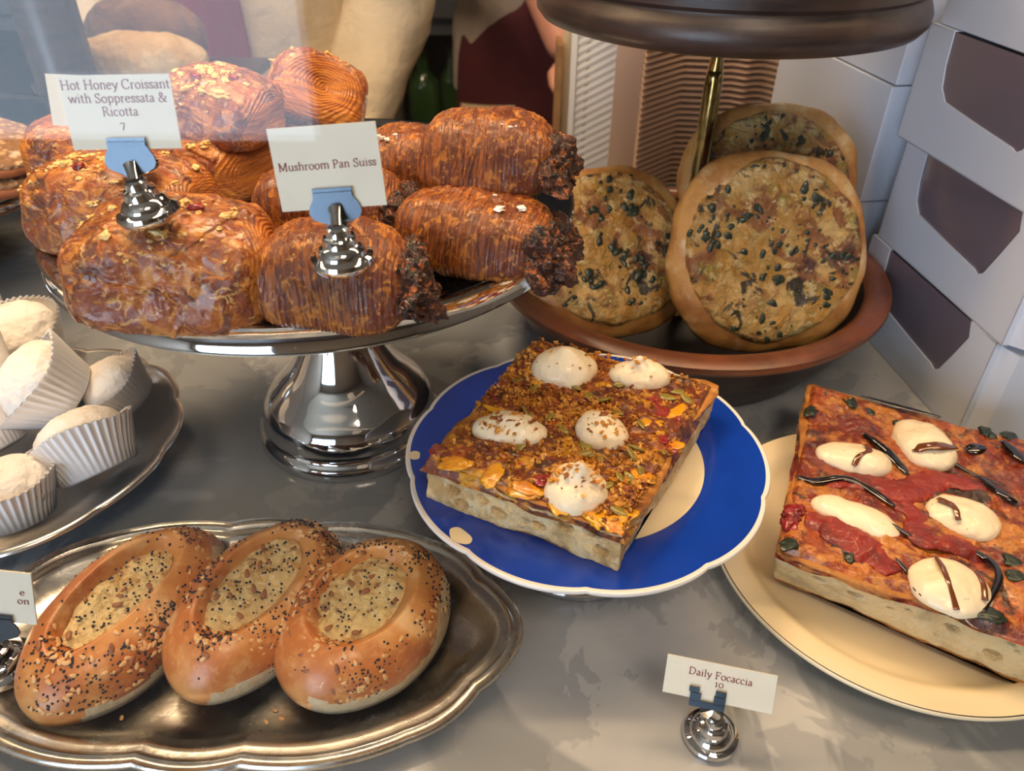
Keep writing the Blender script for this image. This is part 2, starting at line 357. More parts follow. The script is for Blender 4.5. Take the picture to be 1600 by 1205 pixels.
for lo, hi in (((-hw, -.03, -hh_), (-hw+.03, .03, hh_)), ((hw-.03, -.03, -hh_), (hw, .03, hh_)), ((-hw, -.03, hh_-.03), (hw, .03, hh_)), ((-hw, -.03, -hh_), (hw, .03, -hh_+.03))):
    x0, y0, z0 = lo; x1, y1, z1 = hi
    parts.append(([(x, y, z) for x in (x0, x1) for y in (y0, y1) for z in (z0, z1)], [(0, 1, 3, 2), (4, 6, 7, 5), (0, 4, 5, 1), (2, 3, 7, 6), (0, 2, 6, 4), (1, 5, 7, 3)]))
V, F = join(parts); mesh('frame', V, F, TRIM, wf, False)
box('pane', (-hw+.03, -.004, -hh_+.03), (hw-.03, .004, hh_-.03), GLASS, wf)
for k, (x, y) in enumerate(((-.5, 1.0), (.6, 1.9), (.3, -.8))):
    t = thing('ceiling_light', ['square ceiling lamp over the staff in cream', 'square ceiling lamp over the staff in maroon apron', 'square ceiling lamp over the customer side'][k], 'lamp', (x, y, 1.67))
    box('housing', (-.27, -.27, .01), (.27, .27, .08), STEEL, t)
    box('diffuser', (-.25, -.25, .002), (.25, .25, .01), LAMP, t)
# marble counter and its glass front
t = thing('display_counter', 'grey veined marble counter carrying all the pastries', 'counter', (0, .6, 0))
box('marble_top', (-1.5, -.52, -.03), (1.5, .54, 0), MARBLE, t, .003)
box('base_cabinet', (-1.48, -.5, -.95), (1.48, .50, -.03), DARKCAB, t)
g = box('glass_screen', (-1.5, .088, -.0), (1.5, .094, 1.0), GLASS)
tag(g, 'clear upright glass screen between customer and pastries, with window reflections', 'glass screen')
t = thing('display_light', 'slim warm strip light hung over the glass counter', 'lamp', (-.05, .44, .67))
box('housing', (-.68, -.035, .005), (.68, .035, .03), STEEL, t)
for sx in (-.6, .6): box('hanger', (sx-.006, -.006, .03), (sx+.006, .006, 1.08), STEEL, t)

# ------------------------------------------------------------------ chrome cake stands
def cake_stand(name, label, x, y, zt, R, rf, band=.0153):
    t = thing(name, label, 'cake stand', (x, y, 0))
    k = rf/.0675
    prof = [(0, zt-.0025), (R*.93, zt-.0025), (R*.955, zt-.0015), (R*.975, zt), (R-.001, zt+.0002), (R, zt-.001), (R-.0008, zt-.003), (R-.0012, zt-band+.003), (R+.0004, zt-band+.001), (R-.001, zt-band), (R-.004, zt-band+.002), (R*.9, zt-.008), (0, zt-.008)]
    lathe_obj('plate', prof, CHROME, t, 160, sharp=50)
    hs = zt-.008
    pr = [(0, hs), (.03*k, hs), (.021*k, hs-.012), (.0195*k, hs*.72), (.021*k, hs*.6), (.026*k, hs*.46), (.037*k, hs*.33), (.048*k, hs*.25), (.0555*k, hs*.2), (.06*k, hs*.16), (.0612*k, hs*.1), (.0618*k, .014), (.0635*k, .011), (.066*k, .009), (.0675*k, .005), (.0675*k, .0015), (.066*k, 0), (0, 0)]
    pr = [tuple(p) for p in np.vstack([pr[0], crom(pr[1:10], 5), np.array(pr[10:])])]
    lathe_obj('pedestal', pr, CHROME, t, 128, sharp=40)
    return t
SX, SY, SZ, SR = -.1196, .447, .1785, .1568
cake_stand('cake_stand', 'tall polished chrome cake stand carrying the croissants and mushroom pastries', SX, SY, SZ, SR, .0675)
cake_stand('cake_stand', 'chrome cake stand at the left edge under the nut dusted slices', -.58, .675, .1245, .19, .05, .02)

# ------------------------------------------------------------------ two tier wooden stand
BX, BY = .147, .588
t = thing('tiered_stand', 'two-tier dark wooden tray stand on a brass pole holding herb breads', 'tiered stand', (BX, BY, 0))
def wood_warp(V):
    a = np.arctan2(V[:, 1], V[:, 0]); return V*np.stack([1+.004*np.cos(2*a), 1-.004*np.cos(2*a), np.ones(len(V))], 1)
zr = .068; Rb = .163
prof = [(0, .018), (.105, .018), (.120, .021), (.134, .035), (.143, zr-.004), (.147, zr), (.151, zr+.0012), (.158, zr+.0008), (Rb, zr-.002), (Rb+.0003, zr-.006), (.160, zr-.010), (.153, zr-.013), (.150, zr-.018), (.144, .035), (.143, .034), (.1415, .031), (.139, .029), (.134, .020), (.1325, .019), (.131, .016), (.124, .004), (.118, 0), (0, 0)]
V, F = lathe(prof, 128, wood_warp)
mi = np.where(np.arange(len(F)) % (len(prof)-1) < 4, 1, 0)
mi = np.where((np.arange(len(F)) % (len(prof)-1) >= 4) & (np.arange(len(F)) % (len(prof)-1) < 10), 2, mi)
mesh('lower_tray', V, F, [WOODD, BLACKW, WOODR], t, True, mi, sharp=45)
zb = .255; Rt = .1304
prof = [(0, zb+.008), (.112, zb+.006), (.117, zb+.001), (.121, zb), (Rt-.003, zb+.002), (Rt+.001, zb+.007), (Rt+.0015, zb+.013), (Rt-.001, zb+.019), (Rt-.0035, zb+.0215), (Rt-.004, zb+.024), (Rt-.0015, zb+.0265), (Rt-.001, zb+.036), (Rt-.002, zb+.0365), (Rt-.001, zb+.038), (Rt+.001, zb+.062), (Rt+.005, zb+.082), (Rt+.009, zb+.09), (Rt+.007, zb+.096), (Rt, zb+.097), (Rt-.007, zb+.09), (.115, zb+.03), (.105, zb+.018), (0, zb+.016)]
lathe_obj('upper_tray', prof, WOODD, t, 128, warp=wood_warp, sharp=35)
prof = [(0, zb+.006), (.0125, zb+.006), (.0128, zb+.001), (.011, zb-.003), (.0075, zb-.007), (.005, zb-.016), (.0046, zb-.026), (.0056, zb-.0335), (.0058, zb-.0345), (.005, zb-.035), (.0062, zb-.0365), (.0066, zb-.045), (.0072, .13), (.0075, .036), (.011, .026), (.014, .0195), (0, .0185)]
lathe_obj('pole', prof, BRASS, t, 40, sharp=40)

# ------------------------------------------------------------------ savoury rounds leaning in the lower tray
def round_bread(label, cen, nrm, R, seed, n=110, spin=0):
    t = thing('herb_flatbread', label, 'flatbread', cen, (0, 0, 0), None)
    nv = Vector(nrm).normalized(); q = nv.to_track_quat('Z', 'Y'); t.rotation_mode = 'QUATERNION'; t.rotation_quaternion = q
    V, F, D = superell(n, (R, R, .0165), 2.5)
    r = np.hypot(V[:, 0], V[:, 1])/R
    V[:, :2] *= (1+.035*fbm(D, 1.6, 2, seed))[:, None]
    V += D*(.0022*fbm(V, 35, 3, seed+3))[:, None]
    V[:, 2] -= np.where(D[:, 2] > 0, .006*(1-sstep(r, .45, .85)), 0)
    mesh('crust', V, F, DOUGH, t)
    nr, na = 70, 200; rr = np.linspace(0, 1, nr)**.9; aa = np.arange(na)*2*math.pi/na
    A = np.repeat(aa, nr); Q = np.tile(rr, na)
    edge = .925+.05*fbm(np.stack([np.cos(A), np.sin(A), A*0], 1), 2.2, 3, seed+9)
    x = R*edge*Q*np.cos(A); y = R*edge*Q*np.sin(A); P = np.stack([x, y, x*0+seed], 1)
    z = .0165*(1-(Q*edge)**4*.62)-.005*(1-sstep(Q, .4, .9))+.0034*fbm(P, 28, 4, seed)*(1-.6*Q**6)+.0016*ridge(P, 90, 3, seed+4)+.0018-.006*sstep(Q, .93, 1)
    mesh('herb_topping', np.stack([x, y, z], 1), grid(na, nr, cu=True), TOP3, t)
    rng = np.random.RandomState(seed); parts = []
    hc = [(rng.rand()*6.28, rng.rand()**.5*.8) for _ in range(13)]
    for k in range(130):
        a = rng.rand()*6.28; q_ = rng.rand()**.5*.86*R
        if k % 5: h_ = hc[rng.randint(13)]; a = h_[0]+rng.randn()*.13/(h_[1]+.2); q_ = min(.88, max(0, h_[1]+rng.randn()*.07))*R
        n_ = 6; s = .0006+.0026*rng.rand()**1.6; pv, pf = cube(n_)
        pv = pv/np.linalg.norm(pv, axis=1)[:, None]*np.array([s*rng.uniform(.9, 1.9), s, .0009])
        pv = pv+pv*(.55*fbm(pv+k*.013, 260, 2, k))[:, None]
        pv = pv@rotm(0, 0, rng.rand()*6).T
        rq = q_/R; zz = .0165*(1-(rq)**4*.62)-.005*(1-sstep(np.array([rq/.925]), .4, .9)[0])+.0026
        parts.append((pv+np.array([q_*math.cos(a), q_*math.sin(a), zz]), pf))
    V, F = joinq(parts); tag(mesh('herb_leaves', V, F, HERB, t), 'dark green wilted herb pieces', kind='stuff')
    return t
round_bread('large round herb-topped flatbread leaning upright in front of the brass pole', (.190, .5206, .107), (.03, -.86, .47), .0737, 11)
round_bread('round herb-topped flatbread at the left of the wooden tray, half hidden', (.0755, .5558, .0888), (.16, -.74, .64), .0694, 23, 90)
round_bread('round flatbread hidden behind the large one, only its rim showing', (.207, .598, .119), (-.02, -.88, .45), .0732, 37, 80)

# ------------------------------------------------------------------ pastries on the chrome stand
def hot_honey(label, loc, rz, dims, seed, n=120, crumbs=True, tilt=(0, 0)):
    t = thing('honey_croissant', label, 'croissant', loc, (tilt[0], tilt[1], rz), 'hot honey croissants on the chrome stand')
    a, b, c = dims
    V, F, D = superell(n, (a, b, c), 3.7)
    u = V[:, 0]/a; v = V[:, 1]/b; w_ = V[:, 2]/c
    V[:, 2] *= 1-.16*u**2; V[:, 0] *= 1-.10*(w_+1)/2; V[:, 1] = V[:, 1]*(1-.16*(w_+1)/2)+.06*b*w_
    V[:, 2] = np.where(V[:, 2] < -c*.72, -c*.72+(V[:, 2]+c*.72)*.15, V[:, 2])
    end = sstep(np.abs(u), .72, .9)
    rad = np.sqrt(v**2+w_**2)
    Wp = V+.004*np.stack([fbm(V, 60, 2, seed+30), fbm(V, 60, 2, seed+31), fbm(V, 60, 2, seed+32)], 1)
    V += D*((.0036*fbm(V, 20, 3, seed)+.0022*(ridge(Wp, 70, 3, seed+5)-.4)*(1-end)+.0012*sstep(fbm(Wp, 48, 2, seed+8), .05, .16)*(1-end)+.0006*np.sin((rad+np.arctan2(w_, v)*.03+.16*fbm(V, 40, 2, seed+6))*84)*(.5+.7*vn(V, 80, seed+2))*end)[:, None])
    V[:, 0] -= np.sign(u)*end*.004*(1-rad)*1.2
    fc = V[F].mean(1); mi = (np.abs(fc[:, 0]/a) > .80+.05*fbm(fc, 60, 2, seed)).astype(int)
    V[:, 2] += c*.74
    mesh('pastry', V, F, [HONEY, HSIDE], t, True, mi)
    if crumbs:
        from mathutils.bvhtree import BVHTree
        bv = BVHTree.FromPolygons([tuple(q) for q in V], [tuple(q) for q in F.tolist()])
        rng = np.random.RandomState(seed); parts = []
        for k in range(60):
            x = np.clip(rng.randn()*.32, -.75, .75)*a; y = rng.uniform(-.88, .45)*b
            hit = bv.ray_cast(Vector((x, y, .2)), Vector((0, 0, -1)))[0]
            z = hit.z if hit else c
            s = .0007+.0021*rng.rand()**2.5
            pv, pf = cube(7); pv = pv/np.linalg.norm(pv, axis=1)[:, None]
            pv = pv*(1+.9*fbm(pv+k*.37, 1.5, 3, k))[:, None]*np.array([s*rng.uniform(.9, 2), s, s*.7])
            parts.append((pv@rotm(0, 0, rng.rand()*3).T+np.array([x, y, z]), pf))
        Vc, Fc = joinq(parts); tag(mesh('cheese_crumbs', Vc, Fc, CHEESE, t), 'pale baked cheese crumbs', kind='stuff')
        for (x, y) in ((.33, -.1), (-.12, -.45)):
            pv, pf = cube(6); pv = pv/np.linalg.norm(pv, axis=1)[:, None]*(1+.5*fbm(pv+seed, 1.5, 2, 5))[:, None]*np.array([.004, .003, .0022])
            hit = bv.ray_cast(Vector((x*a, y*b, .2)), Vector((0, 0, -1)))[0]; mesh('chili_piece', pv*.8+np.array([x*a, y*b, hit.z+.0008]), pf, CHILI, t)
    return t
ZP = SZ-.002
hot_honey('honey croissant at the front left of the stand with cheese crumbs under the sign base', (-.1585, .3215, ZP), .07, (.0515, .034, .0265), 3, 170)
hot_honey('honey croissant lying just behind the front left one, behind the sign foot', (-.2125, .392, ZP), -.16, (.0535, .034, .0255), 8)
hot_honey('honey croissant whose end pokes out right behind the second one', (-.196, .468, ZP), -.5, (.05, .033, .022), 14, 90)
hot_honey('honey croissant resting on top at the back, behind the honey card', (-.180, .470, ZP+.034), -.30, (.040, .030, .020), 19, 100, True, (0, .16))
hot_honey('honey croissant leaning upright at the back with its layered end facing front', (-.1395, .505, ZP+.015), -1.0, (.045, .034, .032), 27, 120, True, (-.5, -.62))
hot_honey('honey croissant mostly hidden behind the left side of the honey card', (-.262, .475, ZP), .3, (.045, .03, .024), 33, 70, False)

def pan_suisse(label, loc, rz, dims, seed, n=130, tilt=(0, 0), salt=8):
    t = thing('mushroom_pastry', label, 'pastry', loc, (tilt[0], tilt[1], rz), 'mushroom pastries on the chrome stand')
    a, b, c = dims
    V, F, D = superell(n, (a, b, c), 3.3)
    u = V[:, 0]/a; v = V[:, 1]/b; w_ = V[:, 2]/c
    V[:, 2] *= 1-.12*u**2; V[:, 0] *= 1-.13*(w_+1)/2; V[:, 1] = V[:, 1]*(1-.22*(w_+1)/2)+.05*b*w_
    V[:, 2] += .10*c*np.cos(v*1.5)
    V[:, 2] = np.where(V[:, 2] < -c*.7, -c*.7+(V[:, 2]+c*.7)*.12, V[:, 2])
    ph = V[:, 0]+.0035*fbm(V, 30, 2, seed)
    rib = np.sin(ph*2*math.pi/.00205)*(.35+.65*(1-sstep(w_, .1, .9)))*(.55+.6*vn(V, 70, seed+9))
    V += D*((.0034*fbm(V, 22, 3, seed)+.00036*rib+.0007*fbm(V*np.array([3, 1, 1]), 130, 3, seed+2)+.0009*ridge(V, 120, 2, seed+4)*sstep(w_, .2, .9))[:, None])
    V[:, 2] += c*.72
    mesh('pastry', V, F, PAN, t)
    Q, Fq, D = superell(84, (.0075, b*.93, c*.60), 2.3)
    Q += D*((.0075*fbm(Q, 95, 4, seed+7)+.004*ridge(Q, 260, 3, seed))[:, None])
    Q[:, 0] += .006*(1-sstep(Q[:, 2], -c*.5, c*.2))
    Q += np.array([a*.92, 0, c*.58])
    Q[:, 2] = np.maximum(Q[:, 2], .0006)
    tag(mesh('charred_filling', Q, Fq, CHAR, t), 'dark charred cheese and filling spilling out')
    rng = np.random.RandomState(seed)
    if salt:
        parts = []
        for k in range(salt):
            x = rng.uniform(-.5, .6)*a; y = rng.uniform(-.5, .4)*b; s = .0008+.0012*rng.rand()
            z = c*(1-abs(x/a)**2.7*.7-abs(y/b)**2.7*.7)**(1/2.7)+c*.72-.12*c*(x/a)**2+.0006
            pv, pf = cube(3); pv = pv*(1+.5*fbm(pv+k, 1, 1, k))[:, None]*np.array([s, s, s*.5])
            parts.append((pv@rotm(0, 0, rng.rand()*3).T+np.array([x, y, z]), pf))
        Vc, Fc = joinq(parts); tag(mesh('salt_flakes', Vc, Fc, SALT, t, False), 'white salt flakes', kind='stuff')
    return t
pan_suisse('ribbed mushroom pastry at the front of the stand under the mushroom sign foot', (-.0835, .3165, ZP), .04, (.0375, .030, .0225), 5, 170, salt=3)
pan_suisse('ribbed mushroom pastry behind the mushroom card', (-.1, .3935, ZP), .02, (.0435, .030, .0215), 9, salt=2)
pan_suisse('ribbed mushroom pastry at the right edge of the stand, underneath another', (-.0205, .367, ZP+.002), -.30, (.0445, .031, .0190), 13, 170, (0, .03), 3)
pan_suisse('salt flecked mushroom pastry stacked on top at the right of the stand', (-.0145, .404, ZP+.0285), -.12, (.0385, .032, .0205), 17, 150, (0, .02), 14)
pan_suisse('ribbed mushroom pastry at the back, left of the stacked one', (-.062, .455, ZP), -.1, (.04, .03, .0225), 21, 120, salt=8)

# ------------------------------------------------------------------ cards and holders
def glyphs():
    def stem(x, a, b, s='tb', w=.09):
        o = [[(x, a), (x, b)]]
        if 'b' in s: o.append([(x-w, a+.012), (x+w, a+.012)])
        if 't' in s: o.append([(x-w, b-.012), (x+w, b-.012)])
        if 'f' in s: o.append([(x-w, b-.05), (x, b)])
        return o
    def el(x, y, a, b): return [[(x+a*math.cos(t), y+b*math.sin(t)) for t in np.linspace(0, 2*math.pi, 25)]]
    c = lambda *p: [[tuple(q) for q in crom(p, 6)]]
    G = {' ': (.27, [])}
    G['H'] = (.76, stem(.14, 0, .68)+stem(.61, 0, .68)+[[(.14, .35), (.61, .35)]])
    G['o'] = (.5, el(.25, .215, .185, .22))
    G['t'] = (.32, c((.13, .58), (.13, .3), (.13, .1), (.18, .01), (.29, .04))+[[(.02, .43), (.28, .43)]])
    arch = c((.12, .33), (.22, .43), (.34, .43), (.41, .33), (.41, .01))
    G['n'] = (.54, stem(.12, 0, .44, 'bf', .07)+arch+[[(.34, .012), (.48, .012)]])
    G['h'] = (.54, stem(.12, 0, .7, 'bf', .07)+arch+[[(.34, .012), (.48, .012)]])
    G['m'] = (.82, stem(.12, 0, .44, 'bf', .07)+arch+[[(.34, .012), (.48, .012)]]+c((.41, .33), (.5, .43), (.62, .43), (.69, .33), (.69, .01))+[[(.62, .012), (.76, .012)]])
    G['u'] = (.54, c((.12, .44), (.12, .12), (.18, .02), (.3, .02), (.41, .12))+stem(.41, 0, .44, '')+[[(.05, .43), (.12, .43)], [(.34, .43), (.41, .43)], [(.41, .012), (.49, .012)]])
    G['e'] = (.45, c((.06, .25), (.22, .26), (.37, .27), (.33, .39), (.22, .44), (.09, .36), (.05, .2), (.12, .05), (.24, 0), (.38, .08)))
    G['y'] = (.48, [[(.06, .44), (.25, .03)], [(.43, .44), (.2, -.13)], [(.01, .43), (.14, .43)], [(.36, .43), (.48, .43)]]+c((.2, -.13), (.13, -.2), (.05, -.18)))
    G['C'] = (.68, c((.6, .54), (.5, .66), (.36, .69), (.16, .6), (.07, .35), (.14, .1), (.34, -.01), (.5, .03), (.61, .15))+[[(.6, .52), (.6, .68)]])
    G['r'] = (.37, stem(.12, 0, .44, 'bf', .07)+c((.12, .31), (.2, .42), (.33, .42)))
    G['i'] = (.27, stem(.13, 0, .44, 'bf', .07)+[[(.105, .6), (.155, .6)], [(.13, .575), (.13, .63)]])
    G['l'] = (.27, stem(.13, 0, .7, 'bf', .07))
    G['s'] = (.36, c((.29, .36), (.19, .44), (.09, .39), (.1, .29), (.23, .2), (.3, .1), (.21, .0), (.06, .06))+[[(.29, .33), (.29, .43)], [(.065, .02), (.065, .12)]])
    G['a'] = (.43, c((.08, .35), (.19, .44), (.3, .38), (.31, .2), (.31, .07), (.4, .02))+c((.31, .26), (.14, .21), (.06, .1), (.14, 0), (.24, .03), (.31, .12)))
    G['w'] = (.72, [[(.06, .44), (.22, .01)], [(.22, .01), (.36, .44)], [(.36, .44), (.51, .01)], [(.51, .01), (.66, .44)], [(.0, .43), (.13, .43)], [(.6, .43), (.72, .43)]])
    G['S'] = (.5, c((.41, .55), (.3, .67), (.14, .63), (.09, .5), (.2, .38), (.37, .27), (.42, .13), (.3, 0), (.14, .01), (.07, .12))+[[(.41, .52), (.41, .67)], [(.07, .01), (.07, .16)]])
    G['p'] = (.52, stem(.12, -.2, .44, 'bf', .07)+c((.12, .33), (.24, .44), (.38, .4), (.45, .22), (.38, .04), (.24, 0), (.12, .08)))
    G['&'] = (.72, c((.62, .36), (.5, .12), (.3, -.01), (.1, .06), (.08, .2), (.22, .34), (.38, .48), (.36, .62), (.25, .68), (.17, .58), (.22, .42), (.4, .2), (.55, .03), (.68, .01))+[[(.52, .38), (.7, .38)]])
    G['R'] = (.64, stem(.14, 0, .68)+c((.14, .67), (.34, .67), (.46, .55), (.4, .38), (.14, .34))+[[(.3, .34), (.56, .01)], [(.52, .012), (.64, .012)]])
    G['P'] = (.55, stem(.14, 0, .68)+c((.14, .67), (.34, .67), (.47, .52), (.36, .34), (.14, .32)))
    G['D'] = (.72, stem(.14, 0, .68)+c((.14, .67), (.4, .66), (.6, .5), (.62, .3), (.5, .08), (.34, .01), (.14, .01)))
    G['F'] = (.54, stem(.14, 0, .68)+[[(.14, .665), (.47, .665)], [(.47, .66), (.48, .55)], [(.14, .36), (.36, .36)], [(.36, .3), (.36, .42)]])
    G['M'] = (.86, stem(.14, 0, .68)+stem(.71, 0, .68)+[[(.16, .66), (.42, .06)], [(.42, .06), (.69, .66)]])
    G['c'] = (.42, c((.36, .36), (.25, .44), (.11, .38), (.05, .22), (.12, .05), (.24, 0), (.37, .08)))
    G['7'] = (.42, [[(.06, .44), (.36, .44)], [(.36, .44), (.16, -.12)], [(.06, .44), (.06, .36)]])
    G['1'] = (.36, stem(.18, 0, .44, 'bf', .08))
    G['0'] = (.5, el(.25, .215, .19, .215))
    return G
GL = glyphs()
def text_mesh(lines, size, yoff, spacing=1.0, thick=.092, thin=.045):
    V = []; F = []
    for li, s in enumerate(lines):
        W = sum(GL[ch][0] for ch in s); x0 = -W/2; y0 = yoff-li*spacing*.95
        for ch in s:
            adv, st = GL[ch]
            for line in st:
                P = np.array(line, float); T = np.gradient(P, axis=0) if len(P) > 2 else np.repeat([P[1]-P[0]], 2, 0)
                T = T/(np.linalg.norm(T, axis=1)[:, None]+1e-9); w_ = thin+(thick-thin)*np.abs(T[:, 1]*.96-T[:, 0]*.28)
                Nn = np.stack([-T[:, 1], T[:, 0]], 1)*w_[:, None]/2; b = len(V)
                for q, n_ in zip(P, Nn):
                    V += [((x0+q[0]+n_[0])*size, (y0+q[1]+n_[1])*size), ((x0+q[0]-n_[0])*size, (y0+q[1]-n_[1])*size)]
                for i in range(len(P)-1): F.append((b+2*i, b+2*i+2, b+2*i+3, b+2*i+1))
            x0 += adv
    return np.array(V), F
def card(name, label, tl, tr, br, bl, lines, size, yoff, sleeve=True, spacing=1.05, th=.0004):
    """tl..bl world corners (rectified); local frame X right, Y up, Z toward reader"""
    tl, tr, br, bl = [np.array(q, float) for q in (tl, tr, br, bl)]
    cen = (tl+tr+br+bl)/4; X = (tr+br-tl-bl)/2; wid = np.linalg.norm(X); X /= wid
    Y = (tl+tr-bl-br)/2; hgt = np.linalg.norm(Y); Y = Y-X*(X@Y); Y /= np.linalg.norm(Y); Z = np.cross(X, Y)
    t = thing(name, label, 'price card')
    t.matrix_world = Matrix([[X[0], Y[0], Z[0], cen[0]], [X[1], Y[1], Z[1], cen[1]], [X[2], Y[2], Z[2], cen[2]], [0, 0, 0, 1]])
    hw, hh = wid/2, hgt/2; e = .0013 if sleeve else 0
    if sleeve: box('clear_sleeve', (-hw, -hh, -.0007), (hw, hh, .0009), PLASTIC, t)
    box('paper', (-hw+e, -hh+e, -th), (hw-e, hh-e, th), CARD, t)
    if lines:
        V2, F = text_mesh(lines, size, yoff, spacing)
        V = np.column_stack([V2, np.full(len(V2), .0006 if not sleeve else .0006)])
        mesh('lettering', V, F, INK, t, False)
    return t, wid, hgt
def holder(label, base, lean, clip, side=None, s=1.0, up=.036):
    """base: world point of the foot; clip: world point at the top of the clip plate"""
    base = np.array(base, float); clip = np.array(clip, float)
    Zx = np.array(lean, float); Zx /= np.linalg.norm(Zx)
    t = thing('card_holder', label, 'card holder')
    X = np.array([1., 0, 0]) if side is None else np.array(side, float); X = X-Zx*(X@Zx); X /= np.linalg.norm(X); Yv = np.cross(Zx, X)
    t.matrix_world = Matrix([[X[0], Yv[0], Zx[0], base[0]], [X[1], Yv[1], Zx[1], base[1]], [X[2], Yv[2], Zx[2], base[2]], [0, 0, 0, 1]])
    k = .0142*s
    pr = [(0, 0), (k*.93, 0), (k, k*.1), (k*1.02, k*.2), (k*.97, k*.32), (k*.84, k*.38), (k*.79, k*.42), (k*.77, k*.5), (k*.66, k*.66), (k*.55, k*.72), (k*.53, k*.78), (k*.52, k*.95), (k*.48, k*1.0), (k*.38, k*1.03), (k*.36, k*1.1), (k*.35, k*1.25), (k*.28, k*1.3), (0, k*1.3)]
    lathe_obj('base', pr, CHROME, t, 64, sharp=30)
    loc = np.array(t.matrix_world.inverted() @ Vector(clip))
    z0 = k*1.25; z1 = max(loc[2], z0+.005)
    Vt, Ft = tube([(0, 0, z0), (loc[0]*.5, loc[1]*.5, (z0+z1)/2), (loc[0], loc[1], z1)], [k*.2, k*.19, k*.24], 16); mesh('stem', Vt, Ft, CHROME, t, True, sharp=40)
    return t, k
def clip_plate(t, k, mw):
    """scallop-sided spring clip; mw world matrix of plate: X right Y up Z front"""
    out = [(-.62, 0), (.62, 0), (.60, -.12), (.66, -.3), (.80, -.5), (.84, -.68), (.74, -.84), (.52, -.93), (.30, -1.0), (.18, -1.12), (-.18, -1.12), (-.30, -1.0), (-.52, -.93), (-.74, -.84), (-.84, -.68), (-.80, -.5), (-.66, -.3), (-.60, -.12)]
    pts = np.array(out)*k*np.array([.98, 1.12])
    n = len(pts); zf, zb_ = .0016, .0008
    V = [(x, y, zf) for x, y in pts]+[(x, y, zb_) for x, y in pts]
    F = [tuple(range(n))[::-1], tuple(range(n, 2*n))]+[(i, (i+1) % n, n+(i+1) % n, n+i) for i in range(n)]
    V2, F2 = [], []
    w_ = .62*k*.98
    for (ya, yb, za) in ((.0, -.0011, .0022), (-.0016, -.0034, .0024)):
        b = len(V2); V2 += [(x, y, z) for x in (-w_, w_) for y in (yb, ya) for z in (.0014, za)]
        F2 += [tuple(b+i for i in q) for q in ((0, 1, 3, 2), (4, 6, 7, 5), (0, 4, 5, 1), (2, 3, 7, 6), (0, 2, 6, 4), (1, 5, 7, 3))]
    Vj, Fj = join([(np.array(V), F), (np.array(V2), F2)])
    inv = np.array(t.matrix_world.inverted()@mw); Vj = np.column_stack([Vj, np.ones(len(Vj))])@inv.T
    o = mesh('clip', Vj[:, :3], Fj, CHROME_B, t, False)
    return o
def at_card(ct, x, y, z=0.0):
    return ct.matrix_world @ Matrix.Translation((x, y, z))
# honey card
Y1c = .305
c1, w1, h1 = card('price_card', 'sleeved card reading Hot Honey Croissant with Soppressata & Ricotta 7', py(78, 112, .312), py(268, 110, .312), py(291, 236, .305), py(118, 240, .305), ['Hot Honey Croissant', 'with Soppressata &', 'Ricotta', '7'], .0050, 1.75)
M1 = at_card(c1, .0005, -.0095); top = M1.translation
h, k = holder('chrome card holder standing on the front honey croissant', pz(236, 340, .2285), (-.12, -.04, 1), np.array(M1@Vector((0, -.0125, .0006))), s=.9); clip_plate(h, k, M1)
c1b, _, _ = card('price_card', 'blank back of a tilted card peeking out left of the honey card', py(61, 115, .335), py(140, 118, .34), py(150, 198, .335), py(92, 196, .33), None, 1, 0, False)
h, k = holder('chrome card holder hidden behind the honey card', py(216, 264, .372), (0, 0, 1), np.array(c1b.matrix_world@Vector((.008, -.012, -.001))), s=.75)
clip_plate(h, k, at_card(c1b, .008, -.006, -.003))
# mushroom card
c2, w2, h2 = card('price_card', 'plain card reading Mushroom Pan Suiss', py(418, 203, .292), py(586, 188, .292), py(605, 321, .286), py(440, 330, .286), ['Mushroom Pan Suiss'], .0045, -.05, False)
M2 = at_card(c2, .0005, -.0075)
h, k = holder('chrome card holder standing on the front mushroom pastry', pz(537, 413, .218), (-.03, -.02, 1), np.array(M2@Vector((0, -.0125, .0006))), s=.9); clip_plate(h, k, M2)
# focaccia card
a_, b_ = pz(1037, 1017, .046), pz(1225, 1053, .046)
c3, w3, h3 = card('price_card', 'sleeved card reading Daily Focaccia 10 on the marble', a_, b_, pz(1205, 1121, .028), pz(1033, 1083, .028), ['Daily Focaccia', '10'], .0050, .42, True, .8)
M3 = at_card(c3, -.004, -.002)
h, k = holder('chrome card holder standing on the marble before the tomato focaccia', pz(1109, 1152, .0), (0, 0, 1), np.array(M3@Vector((0, -.012, .001))), s=.95)
inv = np.array(h.matrix_world.inverted()@M3)
parts = []
for (xa, xb, ya, yb) in ((-.0092, -.0045, -.0035, -.0012), (.003, .0078, -.0035, -.0012), (-.0085, -.0035, -.008, -.0040), (.0025, .0078, -.008, -.0040), (-.0085, .0078, -.0105, -.0075)):
    V = [(x, y, z) for x in (xa, xb) for y in (ya, yb) for z in (.001, .0020)]
    parts.append((V, [(0, 1, 3, 2), (4, 6, 7, 5), (0, 4, 5, 1), (2, 3, 7, 6), (0, 2, 6, 4), (1, 5, 7, 3)]))
V, F = join(parts); V = (np.column_stack([V, np.ones(len(V))])@inv.T)[:, :3]; mesh('clip', V, F, CHROME_B, h, False)
# card at the left edge
c4, _, _ = card('price_card', 'sleeved card cut off by the left edge, ending in on', py(-60, 880, .222), py(42, 895, .222), py(74, 978, .216), py(-20, 972, .216), None, 1, 0)
V2, F = text_mesh(['e', 'on'], .0052, .2, 1.0)
mesh('lettering', np.column_stack([V2+np.array([.0075, .001]), np.full(len(V2), .0006)]), F, INK, c4, False)
h, k = holder('chrome card holder at the left edge beside the seeded buns', pz(10, 1046, .0045), (-.1, .0, 1), np.array(c4.matrix_world@Vector((-.006, -.019, .001))), s=1.15)
clip_plate(h, k*.8, at_card(c4, -.006, -.010))

